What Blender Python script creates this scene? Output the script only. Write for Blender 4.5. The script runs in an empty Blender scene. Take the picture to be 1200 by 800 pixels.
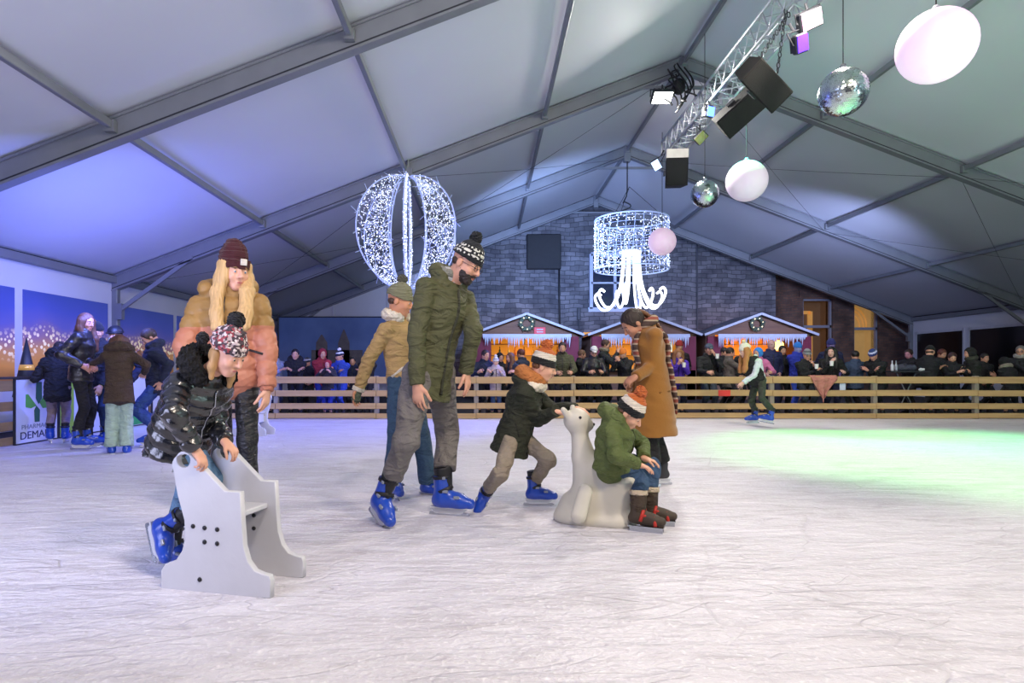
import bpy, math, random
import numpy as np
from mathutils import Vector, Matrix

random.seed(7); RNG = np.random.RandomState(7)
C = bpy.context.scene.collection
F32 = np.float32
def lin(c):
    return tuple((v/12.92 if v <= .04045 else ((v+.055)/1.055)**2.4) for v in c)
def hx(s):
    return lin(tuple(int(s[i:i+2], 16)/255 for i in (0, 2, 4)))

# ------------------------------------------------------------------ camera
FPX, CX, CY, CAMH = 720.0, 570.0, 432.0, 1.0
cam_data = bpy.data.cameras.new('camera'); cam = bpy.data.objects.new('camera', cam_data); C.objects.link(cam)
cam.location = (0, 0, CAMH); cam.rotation_euler = (math.pi/2, 0, 0)
cam_data.sensor_width = 36; cam_data.lens = 36*FPX/1200
cam_data.shift_x = (600-CX)/1200; cam_data.shift_y = -(400-CY)/1200
cam_data.clip_start = .05; cam_data.clip_end = 300
bpy.context.scene.camera = cam
def at(px, py, Y):
    return np.array([(px-CX)*Y/FPX, Y, CAMH+(CY-py)*Y/FPX])

# ------------------------------------------------------------------ world, exposure, lamps
sc = bpy.context.scene
sc.view_settings.view_transform = 'Standard'; sc.view_settings.look = 'None'
sc.view_settings.exposure = 0.0; sc.view_settings.gamma = 1; sc.view_settings.use_curve_mapping = False
w = bpy.data.worlds.new('dusk'); sc.world = w; w.use_nodes = True
w.node_tree.nodes['Background'].inputs[0].default_value = (*hx('384474'), 1)
w.node_tree.nodes['Background'].inputs[1].default_value = .3
def area(name, loc, target, col, power, size, spread=math.pi):
    l = bpy.data.lights.new(name, 'AREA'); l.energy = power; l.color = lin(col); l.size = size; l.spread = spread
    o = bpy.data.objects.new(name, l); C.objects.link(o); o.location = loc
    o.rotation_euler = (Vector(target)-Vector(loc)).to_track_quat('-Z', 'Y').to_euler(); return o
def spot(name, loc, target, col, power, angle, blend=.9, r=.1):
    l = bpy.data.lights.new(name, 'SPOT'); l.energy = power; l.color = lin(col); l.spot_size = math.radians(angle); l.spot_blend = blend
    l.shadow_soft_size = r
    o = bpy.data.objects.new(name, l); C.objects.link(o); o.location = loc
    o.rotation_euler = (Vector(target)-Vector(loc)).to_track_quat('-Z', 'Y').to_euler(); return o
area('flood_behind_left', (-3.0, -2.5, 5.0), (-1.5, 4, 0), (1, .93, .87), 230, .8)
area('flood_behind_right', (5.0, -2.5, 5.8), (3.5, 6, 0), (1, .93, .85), 410, .8)
area('flood_behind_high', (.5, .5, 5.3), (0, 5, 0), (1, .94, .9), 150, .6)
area('flood_ridge', (3.4, 12.0, 6.2), (3.4, 9.0, 0), (1, .98, .95), 210, .4)
area('flood_ridge_near', (4.3, 7.5, 6.0), (3.2, 7.5, 0), (1, .94, .88), 205, .4)
area('roof_fill_left', (-3.0, 1.0, 1.6), (-3.5, 9.5, 6.5), (.82, .84, 1), 165, 2.4)  # unseen uplight, added to brighten the left roof slope
area('roof_fill_right', (9.5, 0, 1.8), (8.0, 10.0, 6.5), (.84, .98, .97), 270, 2.4)  # matching added uplight for the right slope, no visible fixture
area('blue_wash_left', (-5.6, 9.0, 1.2), (-4.0, 14.5, 5.0), (.46, .5, 1), 95, 1.2)
area('blue_wash_wall', (-4.6, 7.5, 2.2), (-7.6, 10.5, 1.4), (.42, .5, 1), 115, .8)
area('violet_wash_front', (-5.2, -.5, 4.2), (-2.2, 2.6, 0), (.62, .6, 1), 130, .8, 2.2)
area('blue_wash_back', (1.5, 14.0, 4.0), (3.2, 24, 4.2), (.62, .74, 1), 300, 1.0, 1.7)
area('blue_wash_back_right', (9.0, 14.0, 3.4), (9.5, 24, 3.0), (.7, .76, 1), 190, 1.0, 1.9)
spot('truss_fill', (3.2, 11.6, 5.8), (4.45, 13.8, 6.3), (1, .97, .95), 260, 60, .8)  # extra spot added only to brighten the far end of the truss
spot('green_spot', (4.5, 11.5, 6.1), (6.2, 6.9, 0), (.38, 1, .38), 4800, 62, 1.0)
spot('cyan_spot', (4.5, 12.0, 6.1), (6.6, 8.4, 0), (.1, .95, .8), 1900, 38, 1.0)
spot('blue_spot', (4.3, 13.3, 5.9), (-3.5, 10.2, 0), (.28, .34, 1), 4200, 50, 1.0)
# ------------------------------------------------------------------ object helpers
def setp(o, label=None, cat=None, group=None, kind=None):
    if label: o['label'] = label
    if cat: o['category'] = cat
    if group: o['group'] = group
    if kind: o['kind'] = kind
    return o
def thing(name, label, cat, loc=(0, 0, 0), group=None, kind=None):
    o = bpy.data.objects.new(name, None); o.empty_display_size = .1; C.objects.link(o); o.location = tuple(float(v) for v in loc)
    return setp(o, label, cat, group, kind)
def wloc(o):
    v = np.array(o.location[:], dtype=float)
    while o.parent: o = o.parent; v += np.array(o.location[:])
    return v
def put(name, V, Fs, mats, parent=None, smooth=True, mi=None, origin=None):
    """one mesh object from world-space vertices; Fs: (n,k) array or list of lists"""
    V = np.asarray(V, dtype=float)
    if parent is not None: base = wloc(parent); loc = np.zeros(3)
    else: base = np.zeros(3) if origin is None else np.asarray(origin, float); loc = base
    V = V-base
    me = bpy.data.meshes.new(name)
    if isinstance(Fs, np.ndarray) and len(Fs):
        n, k = Fs.shape
        me.vertices.add(len(V)); me.vertices.foreach_set('co', V.astype(F32).ravel())
        me.loops.add(n*k); me.loops.foreach_set('vertex_index', Fs.astype(np.int32).ravel())
        me.polygons.add(n); me.polygons.foreach_set('loop_start', np.arange(0, n*k, k, dtype=np.int32))
        me.update(calc_edges=True); me.validate()
    else:
        me.from_pydata(V.tolist(), [], [list(map(int, f)) for f in Fs]); me.update()
    if not isinstance(mats, (list, tuple)): mats = [mats]
    for m in mats: me.materials.append(m)
    me.polygons.foreach_set('use_smooth', np.full(len(me.polygons), smooth))
    if mi is not None: me.polygons.foreach_set('material_index', np.asarray(mi, dtype=np.int32))
    me.update()
    o = bpy.data.objects.new(name, me); C.objects.link(o); o.location = tuple(float(v) for v in loc)
    if parent is not None: o.parent = parent
    return o
class MB:
    def __init__(s): s.V = []; s.F = []; s.M = []; s.n = 0
    def add(s, V, Fs, m=0):
        s.V.append(np.asarray(V, float)); s.F += [[i+s.n for i in f] for f in Fs]; s.M += [m]*len(Fs); s.n += len(V); return s
    def box(s, lo, hi, m=0, R=None, c=None, bev=0):
        x0, y0, z0 = lo; x1, y1, z1 = hi
        if bev:   # chamfered box
            b = bev; V = []; 
            ctr = np.array([(x0+x1)/2, (y0+y1)/2, (z0+z1)/2]); h = np.array([(x1-x0)/2, (y1-y0)/2, (z1-z0)/2])
            idx = {}
            for sx in (-1, 1):
                for sy in (-1, 1):
                    for sz in (-1, 1):
                        sg = np.array([sx, sy, sz])
                        for a in range(3):
                            d = h-b; d[a] = h[a]; idx[(sx, sy, sz, a)] = len(V); V.append(ctr+sg*d)
            Fs = []
            for a in range(3):
                b1, b2 = [q for q in range(3) if q != a]
                for sg in (-1, 1):
                    q = []
                    for u, v in ((-1, -1), (1, -1), (1, 1), (-1, 1)):
                        k = [0, 0, 0]; k[a] = sg; k[b1] = u; k[b2] = v; q.append(idx[(*k, a)])
                    Fs.append(q)
            for a in range(3):   # edges parallel to axis a
                b1, b2 = [q for q in range(3) if q != a]
                for u in (-1, 1):
                    for v in (-1, 1):
                        k1 = [0, 0, 0]; k1[b1] = u; k1[b2] = v; k2 = list(k1); k1[a] = -1; k2[a] = 1
                        Fs.append([idx[(*k1, b1)], idx[(*k2, b1)], idx[(*k2, b2)], idx[(*k1, b2)]])
            for sx in (-1, 1):
                for sy in (-1, 1):
                    for sz in (-1, 1): Fs.append([idx[(sx, sy, sz, a)] for a in range(3)])
            V = np.array(V)
            for f in Fs:
                n = np.cross(V[f[1]]-V[f[0]], V[f[2]]-V[f[0]])
                if np.dot(n, V[f].mean(0)-ctr) < 0: f.reverse()
        else:
            V = np.array([(x, y, z) for x in (x0, x1) for y in (y0, y1) for z in (z0, z1)])
            Fs = [[0, 1, 3, 2], [4, 6, 7, 5], [0, 4, 5, 1], [2, 3, 7, 6], [0, 2, 6, 4], [1, 5, 7, 3]]
        if R is not None: V = V@np.asarray(R).T
        if c is not None: V = V+np.asarray(c)
        return s.add(V, Fs, m)
    def beam(s, a, b, w, h, up=(0, 0, 1), m=0, bev=0):
        a = np.asarray(a, float); b = np.asarray(b, float); d = b-a; L = np.linalg.norm(d); d /= L
        x = np.cross(d, up); x /= np.linalg.norm(x); z = np.cross(x, d)
        return s.box((-w/2, 0, -h/2), (w/2, L, h/2), m, np.stack([x, d, z], 1), a, bev)
    def tube(s, pts, r, n=8, m=0, caps=True):
        P = np.asarray(pts, float); k = len(P); r = np.broadcast_to(r, (k,))
        T = np.gradient(P, axis=0); T /= np.linalg.norm(T, axis=1)[:, None]+1e-12
        u = np.cross(T[0], (0, 0, 1)); 
        if np.linalg.norm(u) < .1: u = np.cross(T[0], (0, 1, 0))
        V = []; a = np.arange(n)*2*math.pi/n
        for i in range(k):
            u = u-T[i]*np.dot(u, T[i]); u /= np.linalg.norm(u); v = np.cross(T[i], u)
            V.append(P[i]+r[i]*(np.cos(a)[:, None]*u+np.sin(a)[:, None]*v))
        V = np.concatenate(V); Fs = []
        for i in range(k-1):
            for j in range(n):
                j2 = (j+1) % n; Fs.append([i*n+j, i*n+j2, (i+1)*n+j2, (i+1)*n+j])
        if caps: Fs.append(list(range(n))[::-1]); Fs.append([(k-1)*n+j for j in range(n)])
        return s.add(V, Fs, m)
    def ring(s, c, R, r, axis='z', n=40, k=6, m=0, ry=None):
        t = np.linspace(0, 2*math.pi, n, endpoint=False); ry = ry or R; V = []; Fs = []
        for a in t:
            for j in range(k):
                b = 2*math.pi*j/k; V.append(((R+r*math.cos(b))*math.cos(a), (ry+r*math.cos(b))*math.sin(a), r*math.sin(b)))
        for i in range(n):
            for j in range(k): Fs.append([i*k+j, ((i+1) % n)*k+j, ((i+1) % n)*k+(j+1) % k, i*k+(j+1) % k])
        V = np.array(V)
        if axis == 'y': V = V[:, [0, 2, 1]]
        if axis == 'x': V = V[:, [2, 0, 1]]
        return s.add(V+np.asarray(c), Fs, m)
    def sphere(s, c, r, nu=24, nv=14, m=0, R=None):
        r = np.broadcast_to(r, (3,)); V = [(0, 0, 1)]
        for i in range(1, nv):
            t = math.pi*i/nv
            for j in range(nu): p = 2*math.pi*j/nu; V.append((math.sin(t)*math.cos(p), math.sin(t)*math.sin(p), math.cos(t)))
        V.append((0, 0, -1)); Fs = []
        for j in range(nu): Fs.append([0, 1+j, 1+(j+1) % nu])
        for i in range(nv-2):
            for j in range(nu): Fs.append([1+i*nu+j, 1+(i+1)*nu+j, 1+(i+1)*nu+(j+1) % nu, 1+i*nu+(j+1) % nu])
        l = len(V)-1
        for j in range(nu): Fs.append([l, 1+(nv-2)*nu+(j+1) % nu, 1+(nv-2)*nu+j])
        V = np.array(V)*r
        if R is not None: V = V@np.asarray(R).T
        return s.add(V+np.asarray(c), Fs, m)
    def prism(s, poly, y0, y1, m=0, frame=None):
        """poly in (x,z), extruded along y; frame=(origin, ex, ey, ez)"""
        n = len(poly); V = [(p[0], y0, p[1]) for p in poly]+[(p[0], y1, p[1]) for p in poly]; V = np.array(V)
        Fs = [list(range(n)), [2*n-1-i for i in range(n)]]+[[i+n, (i+1) % n+n, (i+1) % n, i] for i in range(n)]
        if frame: o, ex, ey, ez = [np.asarray(q, float) for q in frame]; V = o+V[:, :1]*ex+V[:, 1:2]*ey+V[:, 2:]*ez
        return s.add(V, Fs, m)
    def put(s, name, mats, parent=None, smooth=False, origin=None):
        return put(name, np.concatenate(s.V), s.F, mats, parent, smooth, s.M, origin)

# ------------------------------------------------------------------ materials
def mat(name, col, rough=.7, metal=0, var=.12, vs=6, bump=.0, bs=40, emit=None, es=0, coat=0, spec=.5, col2=None, coords='Object', sheen=0):
    m = bpy.data.materials.new(name); m.use_nodes = True; nt = m.node_tree; N = nt.nodes; L = nt.links
    b = N['Principled BSDF']; c = lin(col) if not isinstance(col, str) else hx(col)
    b.inputs['Roughness'].default_value = rough; b.inputs['Metallic'].default_value = metal
    b.inputs['Specular IOR Level'].default_value = spec
    if coat: b.inputs['Coat Weight'].default_value = coat; b.inputs['Coat Roughness'].default_value = .15
    if sheen: b.inputs['Sheen Weight'].default_value = sheen
    tc = N.new('ShaderNodeTexCoord'); nz = N.new('ShaderNodeTexNoise'); nz.inputs['Scale'].default_value = vs; nz.inputs['Detail'].default_value = 3
    L.new(tc.outputs[coords], nz.inputs['Vector'])
    mx = N.new('ShaderNodeMix'); mx.data_type = 'RGBA'
    c2 = tuple(min(1, v*(1+var*1.5)) for v in c) if col2 is None else (hx(col2) if isinstance(col2, str) else lin(col2))
    c1 = tuple(v*(1-var*1.5) for v in c) if col2 is None else c
    mx.inputs[6].default_value = (*c1, 1); mx.inputs[7].default_value = (*c2, 1)
    L.new(nz.outputs['Fac'], mx.inputs[0]); L.new(mx.outputs[2], b.inputs['Base Color'])
    if bump:
        n2 = N.new('ShaderNodeTexNoise'); n2.inputs['Scale'].default_value = bs; n2.inputs['Detail'].default_value = 4
        L.new(tc.outputs[coords], n2.inputs['Vector'])
        bp = N.new('ShaderNodeBump'); bp.inputs['Strength'].default_value = bump; bp.inputs['Distance'].default_value = .02
        L.new(n2.outputs['Fac'], bp.inputs['Height']); L.new(bp.outputs['Normal'], b.inputs['Normal'])
    if emit:
        b.inputs['Emission Color'].default_value = (*(hx(emit) if isinstance(emit, str) else lin(emit)), 1); b.inputs['Emission Strength'].default_value = es
        m.cycles.emission_sampling = 'NONE' if es < 3 else 'AUTO'
    return m
_mc = {}
def fab(col, rough=.85, bump=.35, bs=22, var=.14, **k):
    key = (col, rough, bump, bs, tuple(sorted(k.items())))
    if key not in _mc:
        m = mat('fabric_'+col, col, rough, var=var, vs=9, bump=bump, bs=bs, **k); _mc[key] = m
        if bump > .15:   # crumpled folds under the weave
            N = m.node_tree.nodes; L = m.node_tree.links; n3 = N.new('ShaderNodeTexNoise'); n3.inputs['Scale'].default_value = 7; n3.inputs['Detail'].default_value = 3; n3.inputs['Distortion'].default_value = 1.2
            mp = N.new('ShaderNodeMapping'); mp.inputs['Scale'].default_value = (1, 1, 2.2); L.new(N['Texture Coordinate'].outputs['Object'], mp.inputs['Vector']); L.new(mp.outputs[0], n3.inputs['Vector'])
            b2 = N.new('ShaderNodeBump'); b2.inputs['Strength'].default_value = .9; b2.inputs['Distance'].default_value = .05; L.new(n3.outputs['Fac'], b2.inputs['Height'])
            old = [q for q in N if q.bl_idname == 'ShaderNodeBump' and q != b2][0]; L.new(b2.outputs['Normal'], old.inputs['Normal'])
    return _mc[key]
def skin(col): return fab(col, .5, .05, 60, .06)
def knit(col, col2=None, scale=90):
    key = ('knit', col, col2, scale)
    if key in _mc: return _mc[key]
    m = mat('knit_'+col, col, .95, var=.1, vs=45, col2=col2, sheen=.08); nt = m.node_tree; N = nt.nodes; L = nt.links
    tc = N['Texture Coordinate']; wv = N.new('ShaderNodeTexWave'); wv.inputs['Scale'].default_value = scale/3; wv.inputs['Distortion'].default_value = 2.5
    wv.wave_type = 'BANDS'; wv.bands_direction = 'Z'
    L.new(tc.outputs['Object'], wv.inputs['Vector']); bp = N.new('ShaderNodeBump'); bp.inputs['Strength'].default_value = .5; bp.inputs['Distance'].default_value = .01
    L.new(wv.outputs['Fac'], bp.inputs['Height']); L.new(bp.outputs['Normal'], N['Principled BSDF'].inputs['Normal'])
    _mc[key] = m; return m
def hairm(col):
    key = ('hair', col)
    if key in _mc: return _mc[key]
    m = mat('hair_'+col, col, .55, var=.25, vs=30); N = m.node_tree.nodes; L = m.node_tree.links
    tc = N['Texture Coordinate']; mp = N.new('ShaderNodeMapping'); mp.inputs['Scale'].default_value = (90, 90, 5); nz = N.new('ShaderNodeTexNoise'); nz.inputs['Scale'].default_value = 1
    L.new(tc.outputs['Object'], mp.inputs['Vector']); L.new(mp.outputs[0], nz.inputs['Vector']); L.new(mp.outputs[0], N['Noise Texture'].inputs['Vector'])
    bp = N.new('ShaderNodeBump'); bp.inputs['Strength'].default_value = .6; bp.inputs['Distance'].default_value = .01
    L.new(nz.outputs['Fac'], bp.inputs['Height']); L.new(bp.outputs['Normal'], N['Principled BSDF'].inputs['Normal']); N['Noise Texture'].inputs['Scale'].default_value = .7
    _mc[key] = m; return m
# ------------------------------------------------------------------ implicit surfaces -> one continuous mesh
def nrm(v): v = np.asarray(v, float); return v/(np.linalg.norm(v)+1e-12)
def cap(a, b, ra, rb=None, flat=None, f=1.0, cutb=False, cuta=False, k=.02, puff=None, op='+'):
    a = np.asarray(a, float); b = np.asarray(b, float); rb = ra if rb is None else rb
    ab = b-a; L2 = max(float(ab@ab), 1e-9); L = math.sqrt(L2); d = ab/L
    def fn(P):
        q = P-a; t = np.clip(q@ab/L2, 0, 1); r = ra+(rb-ra)*t
        if puff:
            o, ax, pitch, amp = puff; h = (P-o)@ax/pitch; r = r+amp*(np.sqrt(np.abs(np.sin(np.pi*h)))-.6)
        q = q-t[:, None]*ab
        if flat is not None:
            n = np.asarray(flat); qn = q@n; rest2 = np.maximum((q*q).sum(1)-qn*qn, 0); g = (qn/f)**2
            ln = np.sqrt(rest2+g)+1e-9; wt = np.sqrt(g)/ln; D = (ln-r)*(1+(f-1)*wt)
        else: D = np.sqrt((q*q).sum(1))-r
        if cutb: D = np.maximum(D, (P-b)@d)
        if cuta: D = np.maximum(D, (a-P)@d)
        return D
    R = max(ra, rb)*max(1, f)+(puff[3] if puff else 0)
    return dict(fn=fn, lo=np.minimum(a, b)-R, hi=np.maximum(a, b)+R, k=k, op=op)
def ell(c, rad, R=None, k=.02, op='+', cut=None):
    c = np.asarray(c, float); rad = np.asarray(rad, float); R = np.eye(3) if R is None else np.asarray(R, float)  # rows = axes
    def fn(P):
        q = (P-c)@R.T; k0 = np.sqrt(((q/rad)**2).sum(1)); k1 = np.sqrt(((q/(rad*rad))**2).sum(1))+1e-9
        D = k0*(k0-1)/k1
        if cut is not None:
            for (o, n) in cut: D = np.maximum(D, (P-o)@n)
        return D
    m = rad.max()
    return dict(fn=fn, lo=c-m, hi=c+m, k=k, op=op)
def smin(a, b, k):
    if k <= 0: return np.minimum(a, b)
    h = np.maximum(k-np.abs(a-b), 0)/k; return np.minimum(a, b)-h*h*k*.25
def evals(prims, P):
    D = np.full(len(P), 1e3)
    for p in prims:
        d = p['fn'](P)
        D = smin(D, d, p['k']) if p['op'] == '+' else (-smin(-D, d, p['k']) if p['op'] == '-' else np.maximum(D, d))
    return D
def wrinkle(amp, sc, seed=0, stretch=(1, 1, 1)):
    st = np.asarray(stretch, float); rs = np.random.RandomState(seed); A = rs.randn(5, 3)*sc; ph = rs.rand(5)*6
    def g(P):
        q = P*st; w0 = np.sin(q@A[0]+ph[0]+1.7*np.sin(q@A[1]+ph[1])); w1 = np.sin(q@A[2]*1.9+ph[2]+1.5*np.sin(q@A[3]+ph[3]))
        return amp*(w0*.6+w1*.4)
    return g
def sdf(prims, h, disp=None):
    lo = np.min([p['lo'] for p in prims if p['op'] == '+'], axis=0)-3*h-.02; hi = np.max([p['hi'] for p in prims if p['op'] == '+'], axis=0)+3*h+.02
    n = np.ceil((hi-lo)/h).astype(int)+1; D = np.full(n, 1e3, dtype=F32)
    ax = [lo[i]+np.arange(n[i])*h for i in range(3)]
    for p in prims:
        mg = p['k']+2*h
        i0 = np.maximum(((p['lo']-mg-lo)/h).astype(int), 0); i1 = np.minimum(((p['hi']+mg-lo)/h).astype(int)+2, n)
        if (i1 <= i0).any(): continue
        s = tuple(slice(i0[i], i1[i]) for i in range(3)); sub = D[s]
        if p['op'] != '+':
            G = np.stack(np.meshgrid(*[ax[i][s[i]] for i in range(3)], indexing='ij'), -1).reshape(-1, 3)
            d = p['fn'](G).reshape(sub.shape)
            D[s] = -smin(-sub, d, p['k']) if p['op'] == '-' else np.maximum(sub, d)
            continue
        G = np.stack(np.meshgrid(*[ax[i][s[i]] for i in range(3)], indexing='ij'), -1).reshape(-1, 3)
        D[s] = smin(sub, p['fn'](G).reshape(sub.shape), p['k'])
    if disp is not None:
        m = np.abs(D) < 4*h+.02; idx = np.nonzero(m)
        if len(idx[0]):
            P = np.stack([ax[i][idx[i]] for i in range(3)], -1); D[idx] += disp(P)
    D[0] = D[-1] = 1; D[:, 0] = D[:, -1] = 1; D[:, :, 0] = D[:, :, -1] = 1
    ins = D < 0; nx, ny, nz = n
    c = np.zeros((nx-1, ny-1, nz-1), np.uint8)
    for dx in (0, 1):
        for dy in (0, 1):
            for dz in (0, 1): c += ins[dx:nx-1+dx, dy:ny-1+dy, dz:nz-1+dz]
    act = (c > 0) & (c < 8); I, J, K = np.nonzero(act); idx = np.full(act.shape, -1, np.int64); idx[I, J, K] = np.arange(len(I))
    acc = np.zeros((len(I), 3)); cnt = np.zeros(len(I)); cor = [(x, y, z) for x in (0, 1) for y in (0, 1) for z in (0, 1)]
    for a in cor:
        for ax_ in range(3):
            if a[ax_]: continue
            b = list(a); b[ax_] = 1
            da = D[I+a[0], J+a[1], K+a[2]]; db = D[I+b[0], J+b[1], K+b[2]]; m = (da < 0) != (db < 0)
            t = np.where(m, da/np.where(m, da-db, 1), 0)
            pos = np.repeat(np.array([a], float), len(I), 0); pos[:, ax_] += t; acc += pos*m[:, None]; cnt += m
    V = lo+(np.stack([I, J, K], -1)+acc/np.maximum(cnt, 1)[:, None])*h
    Q = []
    for a in range(3):
        b, c2 = (a+1) % 3, (a+2) % 3
        sl0 = [slice(1, None)]*3; sl1 = [slice(1, None)]*3; sl0[a] = slice(0, -1)
        i0 = ins[tuple(sl0)]; sl1[a] = slice(1, None); i1 = ins[tuple(sl1)]
        m = np.nonzero(i0 != i1)
        if not len(m[0]): continue
        g = [m[0].copy(), m[1].copy(), m[2].copy()]; sign = i0[m]
        for q in range(3):
            if q != a: g[q] = g[q]+1
        def cell(db, dc):
            z = [g[0].copy(), g[1].copy(), g[2].copy()]; z[b] = z[b]-db; z[c2] = z[c2]-dc; return idx[z[0], z[1], z[2]]
        q = np.stack([cell(1, 1), cell(0, 1), cell(0, 0), cell(1, 0)], -1)
        q[~sign] = q[~sign][:, ::-1]; Q.append(q)
    Q = np.concatenate(Q); Q = Q[(Q >= 0).all(1)]
    return V, Q
def sput(name, prims, h, mats, parent, disp=None, mfun=None):
    V, Q = sdf(prims, h, disp); mi = None
    if mfun is not None: mi = mfun(V[Q].mean(1))
    return put(name, V, Q, mats, parent, True, mi)
def surf(prims, o, d):
    o = np.asarray(o, float); d = nrm(d); t = np.linspace(0, .6, 241); D = evals(prims, o+t[:, None]*d)
    i = np.nonzero(D > 0)[0]; return o+d*(t[i[0]] if len(i) else .2)

class HF:   # head frame: o = chin-level origin, units of head height
    def __init__(s, centre, yaw, pitch, hh, roll=0):
        y, p = math.radians(yaw), math.radians(pitch)
        s.f = np.array([math.cos(y)*math.cos(p), math.sin(y)*math.cos(p), -math.sin(p)]); s.r = np.array([math.sin(y), -math.cos(y), 0])
        s.u = np.cross(s.r, s.f)
        if roll:
            a = math.radians(roll); s.r, s.u = s.r*math.cos(a)+s.u*math.sin(a), s.u*math.cos(a)-s.r*math.sin(a)
        s.h = hh; s.o = np.asarray(centre, float)-s.u*hh*.5
        s.R = np.stack([s.f, s.r, s.u])
    def p(s, f, r, u): return s.o+s.h*(s.f*f+s.r*r+s.u*u)
    def loc(s, P): return (P-s.o)@s.R.T/s.h

def hand(wr, d, pn, side, s, curl=.35, spread=.12, k=.006):
    d = nrm(d); pn = nrm(pn-d*np.dot(pn, d)); th = np.cross(d, pn)*(1 if side == 'R' else -1)
    P = [cap(wr-d*.01*s, wr+d*.03*s, .026*s, .030*s, pn, .75, k=.012), cap(wr+d*.03*s, wr+d*.075*s, .033*s, .038*s, pn, .42, k=.015)]
    for i, (off, L) in enumerate(((.030, .074), (.0105, .082), (-.0105, .076), (-.030, .060))):
        b = wr+d*(.088-.006*abs(i-1))*s+th*off*s; dd = nrm(d+th*spread*(1.5-i)/1.5*.8); a = curl*(.7+.1*i); p0 = b; seg = [L*.42, L*.32, L*.26]
        for j in range(3):
            ang = a*(j+.6)/1.0; dj = dd*math.cos(ang)+pn*math.sin(ang); p1 = p0+dj*seg[j]*s; r = .0092-.0008*j
            P.append(cap(p0, p1, r*s, (r-.0006)*s, k=.003)); p0 = p1
    b = wr+d*.025*s+th*.024*s; d1 = nrm(th*.7+d*.75+pn*.25); p1 = b+d1*.042*s; d2 = nrm(th*.25+d*1.0+pn*.45); p2 = p1+d2*.034*s; p3 = p2+nrm(d2+pn*.3)*.026*s
    P += [cap(b, p1, .014*s, .0115*s, k=.01), cap(p1, p2, .0112*s, .0102*s, k=.003), cap(p2, p3, .010*s, .0085*s, k=.003)]
    return P

def ik(A, B, l1, l2, px=None, hint=None):
    A = np.asarray(A, float); B = np.asarray(B, float); v = B-A; D = np.linalg.norm(v); n = v/D
    if D > (l1+l2)*.995: sc_ = D/((l1+l2)*.995); l1 *= sc_; l2 *= sc_
    x = (D*D+l1*l1-l2*l2)/(2*D); r = math.sqrt(max(l1*l1-x*x, 0)); c = A+n*x
    u = nrm(np.cross(n, (0.3, .2, 1) if abs(n[2]) < .9 else (1, 0.1, 0))); v2 = np.cross(n, u)
    a = np.linspace(0, 2*math.pi, 72, endpoint=False); Q = c+r*(np.cos(a)[:, None]*u+np.sin(a)[:, None]*v2)
    if px is not None:
        X = CX+FPX*Q[:, 0]/Q[:, 1]; Z = CY-FPX*(Q[:, 2]-CAMH)/Q[:, 1]; e = (X-px[0])**2+(Z-px[1])**2
        if hint is not None: e = e - .8*(Q@np.asarray(hint))*FPX/Q[:, 1].mean()
    else: e = -(Q@np.asarray(hint, float))
    return Q[np.argmin(e)]

def axes(phi):
    a = math.radians(phi); return np.array([math.cos(a), math.sin(a), 0]), np.array([math.sin(a), -math.cos(a), 0])

class Pose: pass
def pose(H, pelvis, neck, phi, head, hyaw, hpitch, wr, el, an, kn, toe, hh=None, shw=1.0, hphi=None, kbulk=1, roll=0):
    """pelvis, neck, head: world points. wr/an: dict L,R -> points. el/kn: dict -> px pair or direction hint (3-tuple)"""
    J = Pose(); J.H = H; J.s = s = H/1.75; J.pelvis = np.asarray(pelvis, float); J.neck = np.asarray(neck, float)
    Fw, Rw = axes(phi); J.up = nrm(J.neck-J.pelvis); J.lat = nrm(Rw-J.up*np.dot(Rw, J.up)); J.front = nrm(np.cross(J.up, J.lat)); J.phi = phi
    J.hh = hh or .128*H+.01; J.hf = HF(head, hyaw, hpitch, J.hh, roll)
    J.sh = {}; J.el = {}; J.wr = {}; J.hip = {}; J.kn = {}; J.an = {}; J.toe = toe
    _, Rh = axes(phi if hphi is None else hphi)
    for sd, g in (('R', 1), ('L', -1)):
        J.sh[sd] = J.neck-J.up*.075*s+J.lat*g*.178*s*shw; J.hip[sd] = J.pelvis+Rh*g*.088*s-J.up*.01
        J.wr[sd] = np.asarray(wr[sd], float); e = el[sd]
        J.el[sd] = ik(J.sh[sd], J.wr[sd], .168*H, .15*H, **({'px': e} if len(e) == 2 else {'hint': e}))
        J.an[sd] = np.asarray(an[sd], float); e = kn[sd]
        J.kn[sd] = ik(J.hip[sd], J.an[sd], .245*H, .235*H, **({'px': e, 'hint': Fw} if len(e) == 2 else {'hint': e}))
    return J

def head_prims(J, ears=True, jaw=1.0):
    h = J.hf; s = h.h; E = lambda f, r, u, a, b, c, k=.03, op='+': ell(h.p(f, r, u), np.array([a, b, c])*s, h.R, k*s*4, op)
    P = [E(-.04, 0, .64, .40, .33, .36), E(.10, 0, .36, .27, .255, .34*jaw), cap(h.p(.22, -.05, .09), h.p(.22, .05, .09), .09*s, k=.1*s),
         cap(h.p(.31, -.14, .57), h.p(.31, .14, .57), .05*s, k=.06*s), E(.25, .16, .36, .1, .09, .1, .02), E(.25, -.16, .36, .1, .09, .1, .02)]
    for g in (1, -1):
        P.append(E(.43, g*.135, .48, .09, .075, .055, .012, '-'))
        P.append(E(.315, g*.13, .485, .06, .07, .055, .006))
        if ears: P.append(ell(h.p(-.03, g*.335, .46), np.array([.085, .035, .13])*s, h.R, k=.02*s))
    P += [cap(h.p(.36, 0, .55), h.p(.455, 0, .36), .032*s, .05*s, k=.03*s), E(.37, .05, .345, .05, .035, .035, .01), E(.37, -.05, .345, .05, .035, .035, .01),
          cap(h.p(.345, -.06, .225), h.p(.345, .06, .225), .028*s, k=.02*s), cap(h.p(.335, -.045, .18), h.p(.335, .045, .18), .032*s, k=.02*s)]
    return P
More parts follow.
